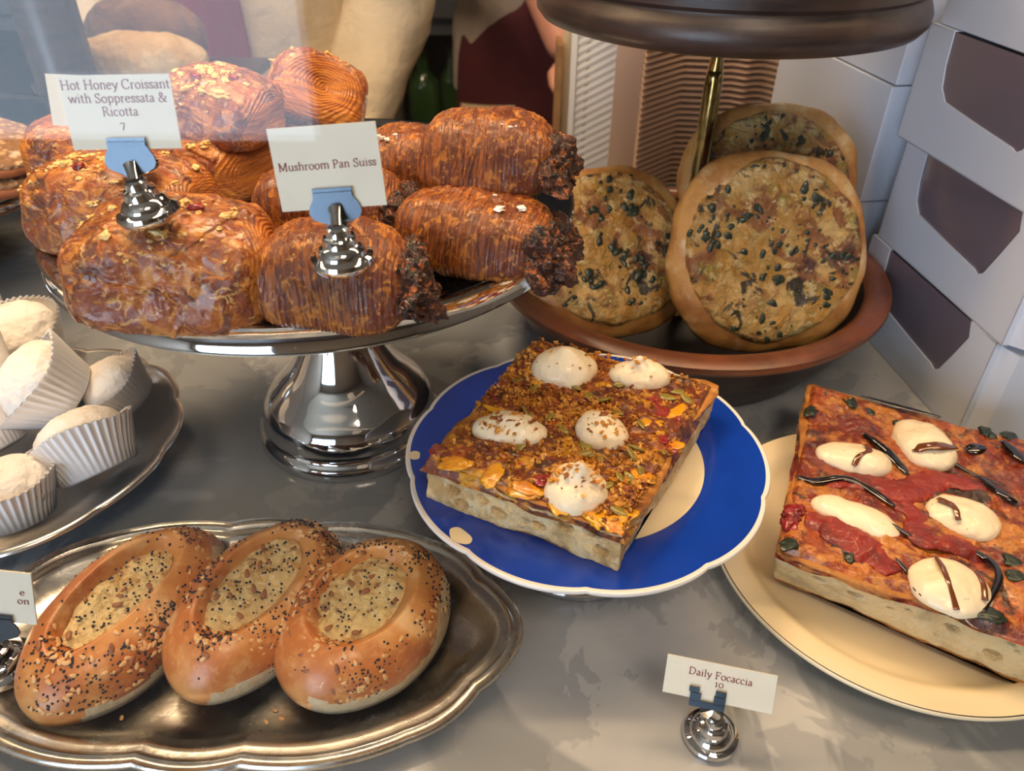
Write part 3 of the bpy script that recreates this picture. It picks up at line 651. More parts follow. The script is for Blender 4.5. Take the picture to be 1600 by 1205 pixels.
# ------------------------------------------------------------------ silver tray with seeded buns
TX, TY = -.1485, .2555
def tray_outline(n_per=18):
    q = [(.025, -.0768), (.101, -.064), (.134, -.037)]
    cus = [(-x, y) for x, y in q[::-1]]+q; cus = cus+[(x, -y) for x, y in cus[::-1]]
    bul = {0: .003, 1: .0065, 2: .006, 3: .0065, 4: .003, 5: .022}
    out = []; n = len(cus)
    for i in range(n):
        a = np.array(cus[i]); b = np.array(cus[(i+1) % n]); d = b-a; nn = np.array([d[1], -d[0]])/np.linalg.norm(d)
        bb = {0: .004, 1: .006, 2: .004, 3: .006, 4: .004, 5: .022}[i % 6] if True else 0
        for t_ in np.arange(n_per)/n_per: out.append(a+d*t_+nn*bb*np.sin(math.pi*t_)**(.85))
    return np.array(out)
def silver_tray():
    O = tray_outline(); n = len(O); ang = np.arctan2(O[:, 1]/.078, O[:, 0]/.155)
    E = np.stack([.155*np.cos(ang), .078*np.sin(ang)], 1)
    # rings: (scale inward in metres, height, blend toward smooth ellipse)
    rings = [(.0, .0105, 0), (.0005, .0125, 0), (.0015, .0133, 0), (.003, .0125, 0), (.0045, .0122, 0), (.006, .0130, 0), (.0072, .0118, .05), (.0085, .0112, .05), (.0105, .0116, .1), (.013, .0110, .12), (.0150, .0095, .15), (.0185, .0065, .3), (.022, .0042, .5), (.026, .003, .75), (.030, .0026, 1), (.040, .0024, 1)]
    V = []
    for d, z, bl in rings:
        base = O*(1-bl)+E*.98*bl; r = np.linalg.norm(base, axis=1)
        # inset along approx normal of the ellipse
        N_ = np.stack([base[:, 0]/.155**2, base[:, 1]/.078**2], 1); N_ /= np.linalg.norm(N_, axis=1)[:, None]
        P = base-N_*d; V.append(np.column_stack([P, np.full(n, z)]))
    V.append(np.column_stack([V[-1][:, :2]*.5, np.full(n, .0024)]))
    V.append(np.column_stack([V[-1][:, :2]*.02, np.full(n, .0024)]))
    nr = len(V); A = np.concatenate([v[:, None] for v in V], 1).reshape(-1, 3)
    # underside
    low = [(.0005, .0095), (.012, .0085), (.020, .004), (.028, .0006), (.05, .0)]
    U = [O_ for O_ in []]
    for d, z in low:
        N_ = np.stack([O[:, 0]/.155**2, O[:, 1]/.078**2], 1); N_ /= np.linalg.norm(N_, axis=1)[:, None]
        bl = min(1, d/.028); base = O*(1-bl)+E*.98*bl; U.append(np.column_stack([base-N_*d, np.full(n, z)]))
    U.append(np.column_stack([U[-1][:, :2]*.02, np.full(n, 0)]))
    rev = U[::-1]+V; nr = len(rev); A = np.concatenate([v[:, None] for v in rev], 1).reshape(-1, 3)
    return A, grid(n, nr, cu=True)
V, F = silver_tray()
o = mesh('serving_tray', V, F, SILVER, None, True, loc=(TX, TY, 0), sharp=60)
tag(o, 'oblong scalloped silver tray on the marble under the three seeded buns', 'tray')

def bun(label, loc, rot, a, b, seed, fill, off=(-.004, 0), ca=.012, tear=True, n=120, h=.017):
    t = thing('seeded_bun', label, 'bun', loc, rot, 'seeded buns on the silver tray')
    na, nr = 260, 130
    A = np.arange(na)*2*math.pi/na
    # closed profile from top centre over rim to the bottom centre
    q = np.linspace(0, 1, nr)
    fa, fb = fill
    A2 = np.repeat(A, nr); Q = np.tile(q, na)
    top = Q < .68; s = np.where(top, Q/.68, 1-(Q-.68)/.32)
    wob = 1+.03*fbm(np.stack([np.cos(A2), np.sin(A2), A2*0], 1), 1.6, 2, seed)
    R_ = np.where(top, np.sin(s*math.pi/2)**.9 if False else s**.8, s**.5)
    x = a*R_*np.cos(A2)*wob; y = b*R_*np.sin(A2)*wob
    er = np.sqrt(((x-off[0])/fa)**2+((y-off[1])/fb)**2)
    zt = h*2*np.sqrt(np.clip(1-R_**3.2, 0, 1))*.98
    zt = zt-(h*.95)*(1-sstep(er, .72, 1.28))
    P = np.stack([x, y, zt], 1)
    z = np.where(top, zt+h*.15, h*.15*(s)-.0+.0)
    z = np.where(top, z, h*.15*sstep(s, .5, 1))
    V = np.stack([x, y, z], 1); V += np.where(top, 1, .2)[:, None]*np.array([0, 0, 1])*(.0012*fbm(P, 40, 3, seed))[:, None]
    F = grid(na, nr, cu=True)
    fc = V[F].mean(1)
    mi = ((fc[:, 0]*math.cos(.5)+fc[:, 1]*math.sin(.5)*.0 > a*2) | ((fc[:, 2] < h*(.7+.9*sstep(fc[:, 1], .0, b*.6))+.006*fbm(fc, 40, 2, seed)) & (np.hypot(fc[:, 0]/a, fc[:, 1]/b) > .84) & (fc[:, 0] > a*(.35+.5*fbm(fc, 30, 2, seed+5))))).astype(int) if tear else np.zeros(len(F), int)
    mesh('bread', V, F, [BUN, BUNPALE], t, True, mi)
    # filling
    n1, n2 = 120, 40; A3 = np.repeat(np.arange(n1)*2*math.pi/n1, n2); Q3 = np.tile(np.linspace(0, 1, n2), n1)
    wob3 = 1+.08*fbm(np.stack([np.cos(A3), np.sin(A3), A3*0], 1), 2.2, 3, seed+3)
    x = fa*.98*Q3*np.cos(A3)*wob3; y = fb*.98*Q3*np.sin(A3)*wob3
    x = x+off[0]; y = y+off[1]; P = np.stack([x, y, x*0], 1); z = h*1.55+.0030*fbm(P, 90, 4, seed+1)-.002*Q3**6
    mesh('cream_filling', np.stack([x, y, z], 1), grid(n1, n2, cu=True), BUNFILL, t)
    rng = np.random.RandomState(seed)
    def surf(x, y):
        r = min(.999, math.hypot(x/a, y/b)); e = math.hypot((x-off[0])/fa, (y-off[1])/fb)
        return h*2*math.sqrt(max(0, 1-r**3.2))*.98-(h*.95)*(1-float(sstep(np.array([e]), .72, 1.28)[0]))+h*.15
    def normal(x, y):
        d = .0006; g = np.array([-(surf(x+d, y)-surf(x-d, y))/(2*d), -(surf(x, y+d)-surf(x, y-d))/(2*d), 1]); return g/np.linalg.norm(g)
    cl = [(rng.uniform(0, 6.28), rng.uniform(.62, .93)) for _ in range(12)]
    def place(k, spread_, inside):
        if rng.rand() < inside:
            th = rng.uniform(0, 6.28); r = rng.rand()**.5*.9; return off[0]+fa*r*math.cos(th), off[1]+fb*r*math.sin(th), True
        c0 = cl[rng.randint(len(cl))]; th = c0[0]+rng.randn()*.28; r = min(.97, c0[1]+rng.randn()*.09)
        return a*r*math.cos(th), b*r*math.sin(th), False
    def scatter(N_, shape, dims, inside, mat, name, lab, lift):
        parts = []
        for k in range(N_):
            x, y, ins = place(k, .3, inside)
            if ins: nn = np.array([0, 0, 1.]); z = h*1.55+.0012
            else: nn = normal(x, y); z = surf(x, y)
            s = rng.uniform(.8, 1.25); pv, pf = cube(shape); pv = pv/np.linalg.norm(pv, axis=1)[:, None]*np.array(dims)*s
            if dims[0] > dims[1]*1.2: pv[:, 1] *= 1-.35*pv[:, 0]/dims[0]/s
            pv = pv@rotm(0, 0, rng.rand()*6.28).T
            q_ = np.array(Vector((0, 0, 1)).rotation_difference(Vector(nn)).to_matrix())
            parts.append((pv@q_.T+np.array([x, y, z])+nn*lift, pf))
        V, F = joinq(parts); return tag(mesh(name, V, F, mat, t), lab, kind='stuff')
    scatter(700, 2, (.00066, .0006, .0005), .14, POPPY, 'poppy_seeds', 'tiny blue-black poppy seeds', .0002)
    scatter(130, 3, (.0018, .0010, .0006), .02, SESAME, 'sesame_seeds', 'pale tan sesame seeds', .0003)
    scatter(16, 3, (.0024, .0012, .0006), .45, ONION, 'onion_flakes', 'brown toasted onion flakes', .0004)
    return t
bun('seeded bun at the left of the tray, longest and most upright', (-.2045, .2575, .0105), (.0, .18, math.radians(-24)), .0375, .0625, 4, (.0145, .035), h=.0165)
bun('seeded bun in the middle, leaning on the left one', (-.137, .2640, .0155), (0, .32, math.radians(-27)), .0355, .0585, 12, (.016, .033), h=.016)
bun('seeded bun at the right of the tray, roundest with its filling in full view', (-.078, .2570, .0120), (0, .20, math.radians(-32)), .0405, .053, 20, (.0195, .0285), h=.0155)
rng = random.Random(5)
pv, pf = cube(4); sv = pv/np.linalg.norm(pv, axis=1)[:, None]*np.array([.0017, .001, .0005])
seed0 = None
for k, (x, y, w_) in enumerate([(190, 1122, 'below the left bun'), (299, 1143, 'nearest the tray rim notch'), (416, 1128, 'first of the pair below the middle bun'), (440, 1123, 'second of the pair below the middle bun'), (457, 1136, 'larger crumb-like seed near the right bun crust'), (430, 1110, 'closest under the middle bun')]):
    p = pz(x, y, .003)
    if seed0 is None: o = seed0 = mesh('sesame_seed', sv, pf, SESAME)
    else: o = seed0.copy(); C.objects.link(o)
    o.location = tuple(p); o.rotation_euler = (0, 0, rng.random()*3)
    tag(o, 'loose sesame seed on the silver tray, '+w_, 'seed', 'loose sesame seeds on the silver tray')

# ------------------------------------------------------------------ left dish with paper-cup cookies
DX, DY = -.3345, .3815
def dish():
    n = 240; a = np.arange(n)*2*math.pi/n
    sc = np.abs(np.sin(a*6+.4))**.6
    rings = [(.010, .0), (.055, .0), (.068, .004), (.090, .016), (.1035, .0285), (.1055, .0305), (.107, .0325), (.109, .0335), (.111, .0325), (.1115, .031), (.110, .0295), (.108, .0285), (.104, .0255), (.091, .0115), (.07, .0012), (.056, -.0)]
    rings = [(.002, .0035), (.055, .0035), (.068, .007), (.090, .018), (.1035, .030), (.1055, .0318), (.107, .0338), (.109, .0345), (.111, .0335), (.1115, .032), (.110, .0305), (.108, .0295), (.104, .0265), (.091, .0135), (.07, .003), (.056, .0), (.002, .0)]
    V = []
    for r, z in rings:
        k = np.clip((r-.07)/.04, 0, 1); rr = r*(1+.035*k*(sc-.6)); V.append(np.column_stack([rr*np.cos(a), rr*np.sin(a), np.full(n, z)+.002*k*sc]))
    A = np.concatenate([v[:, None] for v in V], 1).reshape(-1, 3); return A, grid(n, len(rings), cu=True)
V, F = dish(); o = mesh('cookie_dish', V, F, SILVER2, None, True, loc=(DX, DY, 0), sharp=60)
tag(o, 'round scalloped silver dish at left full of sugared cookies in paper cups', 'dish')
def cup_cookie(label, cen, up, s, seed, proud=.5):
    t = thing('sugared_cookie', label, 'cookie', cen, (0, 0, 0), 'sugared cookies in pleated paper cups')
    t.rotation_mode = 'QUATERNION'; t.rotation_quaternion = Vector(up).normalized().to_track_quat('Z', 'Y')
    n = 352; a = np.arange(n)*2*math.pi/n; V = []
    rings = [(.001, 0), (.0165, 0), (.0178, .001), (.0195, .007), (.0220, .014), (.0250, .022), (.0251, .0222), (.0217, .0142), (.0192, .0072), (.0175, .0014), (.016, .0004), (.001, .0004)]
    for i, (r, z) in enumerate(rings):
        k = min(1, max(0, (z-.0008)/.02)); pl = np.where(np.sin(a*44) > 0, 1, -1)*np.abs(np.sin(a*44))**.6
        rr = (r+k*.0009*pl)*(1+.05*k*np.sin(2*a+seed)); V.append(np.column_stack([rr*np.cos(a), rr*np.sin(a), z*(1+.07*np.sin(3*a+seed)*k)])*s)
    A = np.concatenate([v[:, None] for v in V], 1).reshape(-1, 3)
    A[:, 2] -= .008*s
    mesh('paper_cup', A, grid(n, len(rings), cu=True), CUP, t)
    Q, Fq, D = superell(50, (.0205*s, .0205*s, .0150*s), 2.2)
    Q += D*((.0016*fbm(Q, 50, 3, seed)+.0006*fbm(Q, 220, 2, seed+1)-.0012*sstep(ridge(Q, 45, 1, seed+6), .9, 1.0)))[:, None]
    Q[:, 2] += (.0065+.004*proud)*s
    mesh('cookie', Q, Fq, POWDER, t)
    return t
ck = [((85, 610), .048, (-.62, -.28, .72), 1.42, 'large sugared cookie at the centre of the dish, its cup tipped to the left'),
      ((192, 612), .034, (-.45, -.2, .85), 1.08, 'sugared cookie at the back right of the dish in shade'),
      ((145, 715), .030, (-.42, .42, .8), 1.38, 'sugared cookie at the front right of the dish, resting against the rim'),
      ((18, 790), .026, (-.15, .25, .95), 1.25, 'sugared cookie at the front of the dish near the tray'),
      ((45, 535), .040, (-.1, -.35, .9), 1.3, 'sugared cookie at the back of the dish, its cup standing tall behind it'),
      ((-20, 690), .030, (-.5, .3, .8), 1.2, 'sugared cookie at the left edge between the middle and front ones'),
      ((-38, 580), .055, (-.3, -.1, .95), 1.2, 'sugared cookie cup at the left edge beside the large one'),
      ((-48, 480), .055, (-.2, -.2, .9), 1.2, 'sugared cookie cup cut off at the left edge, highest in the photo')]
for i, (q, z, u, s, lab) in enumerate(ck): cup_cookie(lab, pz(q[0], q[1], z), u, s, 40+i)

# ------------------------------------------------------------------ plates
def plate(name, label, x, y, zr, R, mats, scallop=0, dots=(), foot=None, wellr=.66, zw=None, line=False, step=(.60, .74, .55)):
    t = thing(name, label, 'plate', (x, y, 0)); n = 480; a = np.arange(n)*2*math.pi/n
    zw = zr-.009 if zw is None else zw
    rs = [0, .2, .4, .6, .63, .66, .70, .76, .80, .84, .88, .93, .975, .988, .995, 1.0, 1.002, .998, .985, .9, .75, .66, .55, .5, .45, 0]
    def hz(r): return zw+(zr-zw)*(sstep(np.array([r]), step[0], step[1])[0]*step[2]+(1-step[2])*max(0, (r-.7)/.3))
    zs = []
    for i, r in enumerate(rs):
        if i <= 14: zs.append(hz(r))
        elif i == 15: zs.append(hz(1)-.0006)
        elif i == 16: zs.append(hz(1)-.0016)
        elif i == 17: zs.append(hz(1)-.0028)
        elif i < 23: zs.append(hz(min(r, 1))-.0034)
        else: zs.append(zw-.0036)
    V = []
    for r, z in zip(rs, zs):
        k = np.clip((r-.75)/.25, 0, 1); sc = scallop*(np.abs(np.cos(a*5+.35))**.55-.7)*k
        rr = r*R*(1+sc); V.append(np.column_stack([rr*np.cos(a), rr*np.sin(a), np.full(n, z)]))
    A = np.concatenate([v[:, None] for v in V], 1).reshape(-1, 3); F = grid(n, len(rs), cu=True)
    idx = np.arange(len(F)) % (len(rs)-1)
    if line: mi = np.where(idx == 13, 1, 0)
    else:
        mi = np.where(idx < 5, 1, 0); mi = np.where(idx >= 12, 2, mi)
    mesh('dish', A, F, mats, t, True, mi, sharp=70)
    for (da, dr, sz, asp) in dots:
        Q, Fq = [], []
        m_ = 24; th = math.radians(da); nn = 8
        cx, cy = dr*R*math.cos(th), dr*R*math.sin(th)
        for j in range(m_):
            for i in range(nn):
                q_ = i/(nn-1); pp = 2*math.pi*j/m_; ex = sz*q_*math.cos(pp)*asp; ey = sz*q_*math.sin(pp)*(1+.12*math.sin(3*pp))
                X_ = cx+ex*math.cos(th+1.57)-ey*math.sin(th+1.57); Y_ = cy+ex*math.sin(th+1.57)+ey*math.cos(th+1.57)
                Q.append((X_, Y_, hz(min(1, math.hypot(X_, Y_)/R))+.00035))
        o = mesh('petal_mark', Q, grid(m_, nn, cu=True), CREAMG, t); tag(o, 'cream mark on the blue rim')
    if foot:
        fr, fx, fy = foot
        pr = [(0, zw-.0036), (fr*.3, zw-.0036), (fr*.22, zw-.010), (fr*.2, .03), (fr*.3, .02), (fr*.6, .013), (fr*.88, .010), (fr*.97, .007), (fr, .003), (fr*.99, 0), (0, 0)]
        lathe_obj('foot', pr, CHROME, t, 96, loc=(fx, fy, 0), sharp=45)
    return t
PZ = .070; PX, PYY, PR = .0431, .3363, .1036
plate('blue_plate', 'scalloped cobalt blue plate with cream centre on a metal foot under the squash focaccia', PX, PYY, PZ, PR, [BLUE, CREAMG, WHITEG], .028,
      [(math.degrees(math.atan2(*(pz(706, 846, PZ)-np.array([PX, PYY, 0]))[[1, 0]])), .93, .0045, 1.6), (math.degrees(math.atan2(*(pz(630, 712, PZ)-np.array([PX, PYY, 0]))[[1, 0]])), .955, .0035, 1.1)], foot=(.056, -.001, .002), wellr=.6, zw=.0645)
CX, CY, CR = .2309, .3118, .1095
plate('cream_plate', 'round cream plate with a thin dark rim line under the tomato focaccia', CX, CY, .018, CR, [CREAMG, NAVY], 0, step=(.77, .87, .75), line=True, zw=.0085)

# ------------------------------------------------------------------ focaccias
def slab(name, label, top4, bot4, seed, topmat, crumb, res=150, amp=.0032, holes=40, droop=.0055):
    """top4, bot4: corners FL, FR, BR, BL in world space"""
    top4 = np.array(top4); bot4 = np.array(bot4); org = bot4.mean(0).copy(); org[2] = bot4[:, 2].min()
    T = top4-org; B = bot4-org
    t = thing(name, label, 'focaccia', org)
    P, F = cube(res); P = P.copy()
    u = (P[:, 0]+1)/2; v = (P[:, 1]+1)/2; w_ = (P[:, 2]+1)/2
    def tri(u, v, w_):
        def q(A): return A[0][None]*((1-u)*(1-v))[:, None]+A[1][None]*(u*(1-v))[:, None]+A[2][None]*(u*v)[:, None]+A[3][None]*((1-u)*v)[:, None]
        return q(B)*(1-w_)[:, None]+q(T)*w_[:, None]
    # rounding
    X = tri(u, v, w_); cen = tri(np.array([.5]), np.array([.5]), np.array([.5]))[0]
    side = np.maximum(np.abs(P[:, 0]), np.abs(P[:, 1])) > .999
    out = np.stack([np.where(np.abs(P[:, 0]) > .999, np.sign(P[:, 0]), 0), np.where(np.abs(P[:, 1]) > .999, np.sign(P[:, 1]), 0)], 1)
    ux = (T[1]-T[0]); ux = ux/np.linalg.norm(ux); vy = (T[3]-T[0]); vy = vy/np.linalg.norm(vy)
    N_ = out[:, :1]*ux[None]+out[:, 1:]*vy[None]; nl = np.linalg.norm(N_, axis=1); N_ = N_/(nl[:, None]+1e-9)
    d = .0042*fbm(X, 24, 2, seed)+.0014*fbm(X, 110, 3, seed+3)-.0012*(sstep(w_, .0, .5)*0+(1-sstep(w_, 0, .12)))+.0006*sstep(w_, .8, 1)
    rng = np.random.RandomState(seed); sidx = np.where(side & (w_ > .2) & (w_ < .75))[0]
    for k in range(holes):
        c = X[sidx[rng.randint(len(sidx))]]; r = .0014+.0062*rng.rand()**2
        dd = np.linalg.norm((X-c)*np.array([1, 1, 1.35]), axis=1); d = d-1.0*r*(1-sstep(dd, r*.45, r))
    X2 = X+N_*(d*(nl > 0))[:, None]
    X2[:, 2] += np.where(w_ < .001, .0, 0)
    bulge = .0018*fbm(X*np.array([1, 1, 0]), 22, 2, seed+8)*sstep(w_, .5, 1)
    X2[:, 2] += bulge
    fw_ = w_[F].mean(1); fs = side[F].all(1)
    mi = np.where(fs, np.where(fw_ < .07, 1, 0), 1)
    mi = np.where(fs & (fw_ > .88+.1*fbm(X[F].mean(1), 70, 2, seed)), 2, mi)
    mesh('bread', X2, F, [crumb, CRUST, topmat], t, True, mi)
    # topping sheet
    n = 230; a, b = np.meshgrid(np.linspace(-.012, 1.012, n), np.linspace(-.012, 1.012, n), indexing='ij'); a = a.ravel(); b = b.ravel()
    Y_ = tri(a, b, np.ones(n*n)); e = np.minimum(np.minimum(a, 1-a), np.minimum(b, 1-b))
    e2 = e+.01*fbm(Y_, 60, 3, seed+21)
    def top_z(Y_):
        return .0018*fbm(Y_*np.array([1, 1, 0]), 22, 2, seed+8)+amp*fbm(Y_, 45, 4, seed+12)+.0018*(ridge(Y_, 100, 3, seed+4)-.2)+.0022
    Y2 = Y_.copy(); Y2[:, 2] += top_z(Y_)*sstep(e, -.012, .03)-(droop+.003*fbm(Y_, 50, 2, seed+2))*(1-sstep(e2, -.012, .022))
    dirx = np.where(a < .5, -1, 1)*(1-sstep(np.minimum(a, 1-a), -.01, .01)); diry = np.where(b < .5, -1, 1)*(1-sstep(np.minimum(b, 1-b), -.01, .01))
    Y2 += (dirx[:, None]*ux[None]+diry[:, None]*vy[None])*(.0006+.0009*fbm(Y_, 90, 2, seed))[:, None]
    mesh('topping', Y2, grid(n, n), topmat, t)
    def at(u_, v_):
        Yq = tri(np.array([u_]), np.array([v_]), np.array([1.])); return Yq[0]+np.array([0, 0, top_z(Yq)[0]])
    def inv(world):
        # invert bilinear on xy
        u_, v_ = .5, .5; wv = np.array(world)-org
        for _ in range(20):
            p0 = tri(np.array([u_]), np.array([v_]), np.array([1.]))[0]; e_ = 1e-4
            du = (tri(np.array([u_+e_]), np.array([v_]), np.array([1.]))[0]-p0)/e_; dv = (tri(np.array([u_]), np.array([v_+e_]), np.array([1.]))[0]-p0)/e_
            J = np.array([du[:2], dv[:2]]).T; s_ = np.linalg.solve(J, (wv-p0)[:2]); u_ += s_[0]; v_ += s_[1]
        return u_, v_
    t['_'] = 0; del t['_']
    return t, at, inv, org
def dollop(t, p, rx, ry, rz, h, seed, peak=.5, specks=True, mat=RICOTTA):
    V, F, D = superell(56, (rx, ry, h), 2.1)
    r = np.hypot(V[:, 0]/rx, V[:, 1]/ry)
    V[:, 2] = np.where(D[:, 2] > 0, V[:, 2]+h*peak*np.exp(-(r/.32)**2), V[:, 2]*.3)
    V += D*(.0010*fbm(V, 90, 3, seed)+.0026*fbm(V, 38, 2, seed+2)-.0009*sstep(ridge(V, 70, 1, seed+4), .85, 1.0))[:, None]
    V = V@rotm(0, 0, rz).T+np.array(p)-np.array([0, 0, h*.08])
    return mesh('ricotta_dollop', V, F, mat, t)
# --- squash focaccia on the blue plate
zt, zb2 = .092, .0665
FL = pz(663, 722, zt); FR = pz(976, 832, zt); BR = pz(1118, 603, zt); BL = pz(842, 533, zt)
FLb = pz(668, 783, zb2); FRb = pz(962, 896, zb2); BRb = BR.copy(); BRb[2] = zb2; BLb = BL.copy(); BLb[2] = zb2
t, at, inv, org = slab('squash_focaccia', 'square of focaccia with squash, seeds and five ricotta dollops on the blue plate', [FL, FR, BR, BL], [FLb, FRb, BRb, BLb], 6, TOP1, CRUMB, 170)
SQD = [(883, 578, .0195, .0165, -.2, .0145, .2), (997, 586, .0180, .0125, .05, .0105, .55), (797, 668, .0200, .0120, -.1, .0085, .2), (940, 672, .0135, .0165, .3, .0105, .2), (903, 762, .0165, .0145, 0, .0125, .75)]
for i, (x, y, rx, ry, rz, hh, pk) in enumerate(SQD):
    p = pz(x, y, zt+.004); u_, v_ = inv(p); q = at(u_, v_); dollop(t, q, rx, ry, rz, hh, 60+i, pk)
rng = np.random.RandomState(2)
def pmask(u_, v_): return True
cent = [(.35, .72), (.22, .85), (.45, .5), (.55, .45), (.75, .35), (.86, .12), (.8, .25), (.1, .62), (.2, .55), (.6, .6)]
for k in range(46):
    if k < 34:
        c = cent[rng.randint(len(cent))]; u_, v_ = np.clip(c[0]+rng.randn()*.09, .03, .97), np.clip(c[1]+rng.randn()*.09, .03, .97)
    else: u_, v_ = rng.uniform(.04, .96, 2)
    q = at(u_, v_); s = rng.uniform(.75, 1.15)
    if k == 0:
        pv, pf = cube(6); pv = pv/np.linalg.norm(pv, axis=1)[:, None]; pv = pv*np.array([.0052, .0029, .0011]); pv[:, 1] *= 1-.45*np.clip(pv[:, 0]/.0052, 0, 1)
        seedm = mesh('pumpkin_seed', pv, pf, PUMPKIN, t); o = seedm
    else: o = seedm.copy(); C.objects.link(o); o.parent = t
    o.location = tuple(q+np.array([0, 0, .0008])); o.rotation_euler = (rng.randn()*.35, rng.randn()*.35, rng.rand()*6.28); o.scale = (s, s, s)
parts = []
for k in range(1500):
    if k % 3: c = cent[rng.randint(len(cent))]; u_, v_ = np.clip(c[0]+rng.randn()*.12, .01, .99), np.clip(c[1]+rng.randn()*.12, .01, .99)
    else: u_, v_ = rng.uniform(.02, .98, 2)
    q = at(u_, v_); s = .0006+.0013*rng.rand()**1.6; pv, pf = cube(3); pv = pv/np.linalg.norm(pv, axis=1)[:, None]*(1+.8*fbm(pv+k, 1.3, 1, k % 17))[:, None]*s*np.array([1, .8, .6])
    parts.append((pv@rotm(rng.rand()*3, rng.rand()*3, rng.rand()*3).T+q+np.array([0, 0, s*.4]), pf))
V, F = joinq(parts); tag(mesh('chopped_nuts', V, F, NUT, t, False), 'chopped golden nut and seed crumbs', kind='stuff')
for (x, y) in ((683, 700), (845, 748), (1035, 690), (1048, 700), (860, 600), (865, 745)):
    p = pz(x, y, zt+.003); u_, v_ = inv(p); q = at(np.clip(u_, .01, .99), np.clip(v_, .01, .99))
    pv, pf = cube(8); pv = pv/np.linalg.norm(pv, axis=1)[:, None]; pv = pv*(1+.9*fbm(pv+x, 1.6, 3, 3))[:, None]*np.array([.0042, .0034, .0010])
    mesh('red_pepper_piece', pv@rotm(0, 0, x).T+q, pf, CHILI, t)
SQUASH = M('squash_flesh', '#dd9c14', [('n', 60, .5, .65, '#c26a14', .8)], rough=.3, coat=.6, bump=[('n', 160, .5, .002)])
for (x, y) in ((700, 742), (760, 760), (812, 775), (860, 800), (905, 838), (950, 815), (975, 802), (1055, 700), (1000, 740), (850, 590), (935, 640), (1060, 640), (780, 640), (1010, 660)):
    p = pz(x, y, zt+.003); u_, v_ = inv(p); q = at(np.clip(u_, .02, .98), np.clip(v_, .02, .98))
    pv, pf = cube(8); pv = pv/np.linalg.norm(pv, axis=1)[:, None]; pv = pv*(1+.7*fbm(pv+x, 1.3, 3, 3))[:, None]*np.array([.0085, .0045, .0013])
    tag(mesh('squash_piece', pv@rotm(0, 0, x*.7).T+q-np.array([0, 0, .0004]), pf, SQUASH, t), 'yellow roasted squash piece')
# speckles on dollops
parts = []
for (x, y, rx, ry, rz, hh, pk) in SQD:
    p = pz(x, y, zt+.004); u_, v_ = inv(p); q0 = at(u_, v_); cnt = 12 if y < 600 else 60
    for k in range(cnt):
        th = rng.rand()*6.28; r = rng.rand()**.5*.85; s = .0004+.0009*rng.rand()**2; pv, pf = cube(3); pv = pv/np.linalg.norm(pv, axis=1)[:, None]*(1+.6*fbm(pv+k, 1.3, 1, k))[:, None]
        pv = pv*np.array([s*1.6, s, s*.5]); zz = hh*(1-r**2.1)**(1/2.1)+hh*pk*math.exp(-(r/.32)**2)-hh*.08+.0011
        parts.append((pv@rotm(0, 0, rng.rand()*3).T+q0+np.array([rx*r*math.cos(th), ry*r*math.sin(th), zz-.0003]), pf))
V, F = joinq(parts); tag(mesh('seed_flecks', V, F, NUT, t, False), 'brown spice flecks on the ricotta', kind='stuff')

# --- tomato focaccia on the cream plate
zt, zb2 = .047, .0145
FL = pz(1221, 862, zt); FR = np.array([.2745, .2125, zt]); BR = pz(1605, 692, zt); BL = pz(1266, 602, zt)
FLb = pz(1211, 905, zb2); FRb = np.array([.277, .208, zb2]); BRb = BR.copy(); BRb[2] = zb2; BLb = BL.copy(); BLb[2] = zb2
t, at, inv, org = slab('tomato_focaccia', 'square of tomato focaccia with five ricotta dollops and balsamic drizzle on the cream plate', [FL, FR, BR, BL], [FLb, FRb, BRb, BLb], 41, TOP2, CRUMB2, 170, .0034, droop=.0028)
dl = [(1335, 716, .0225, .0140, -.35, .0085, .12), (1443, 692, .0165, .0250, .12, .0105, .1), (1337, 805, .0240, .0115, -.62, .0075, .1), (1505, 808, .0200, .0160, -.55, .0085, .1), (1480, 917, .0195, .0190, .2, .0085, .1)]
for i, (x, y, rx, ry, rz, hh, pk) in enumerate(dl):
    p = pz(x, y, zt+.003); u_, v_ = inv(p); q = at(u_, v_); dollop(t, q, rx, ry, rz, hh, 80+i, pk)
def ribbon(pts, r, mat, name, flat=.35, lift=.0012, wob=.0):
    P = []
    for (x, y) in pts:
        p = pz(x, y, zt+.004); u_, v_ = inv(p); q = at(np.clip(u_, .005, 1.0), np.clip(v_, .005, .985)); P.append(q+np.array([0, 0, lift]))
    P = crom(P, 12); n_ = len(P); rr = r*(np.sin(np.linspace(.12, math.pi-.12, n_))**.5)*(1+wob*vn(P, 120, 3)+wob*vn(P, 300, 8)*.5)
    V, F = tube(P, rr, 28, (1, flat))
    if r > .006: V = V+np.array([.0018, .0018, .0010])*np.stack([fbm(V, 90, 3, 1), fbm(V, 90, 3, 2), 1.2*fbm(V, 200, 3, 3)], 1)
    return mesh(name, V, F, mat, t)
ribbon([(1262, 808), (1290, 815), (1330, 838), (1370, 862), (1398, 892)], .0125, TOMATO, 'tomato_sauce_pool', .28, .0005, .25)
ribbon([(1290, 750), (1350, 748), (1410, 765), (1470, 748), (1540, 765)], .0095, TOMATO, 'tomato_sauce_pool', .22, .0003, .3)
ribbon([(1380, 770), (1430, 800), (1440, 840), (1500, 850), (1545, 870)], .008, TOMATO, 'tomato_sauce_pool', .25, .0003, .3)
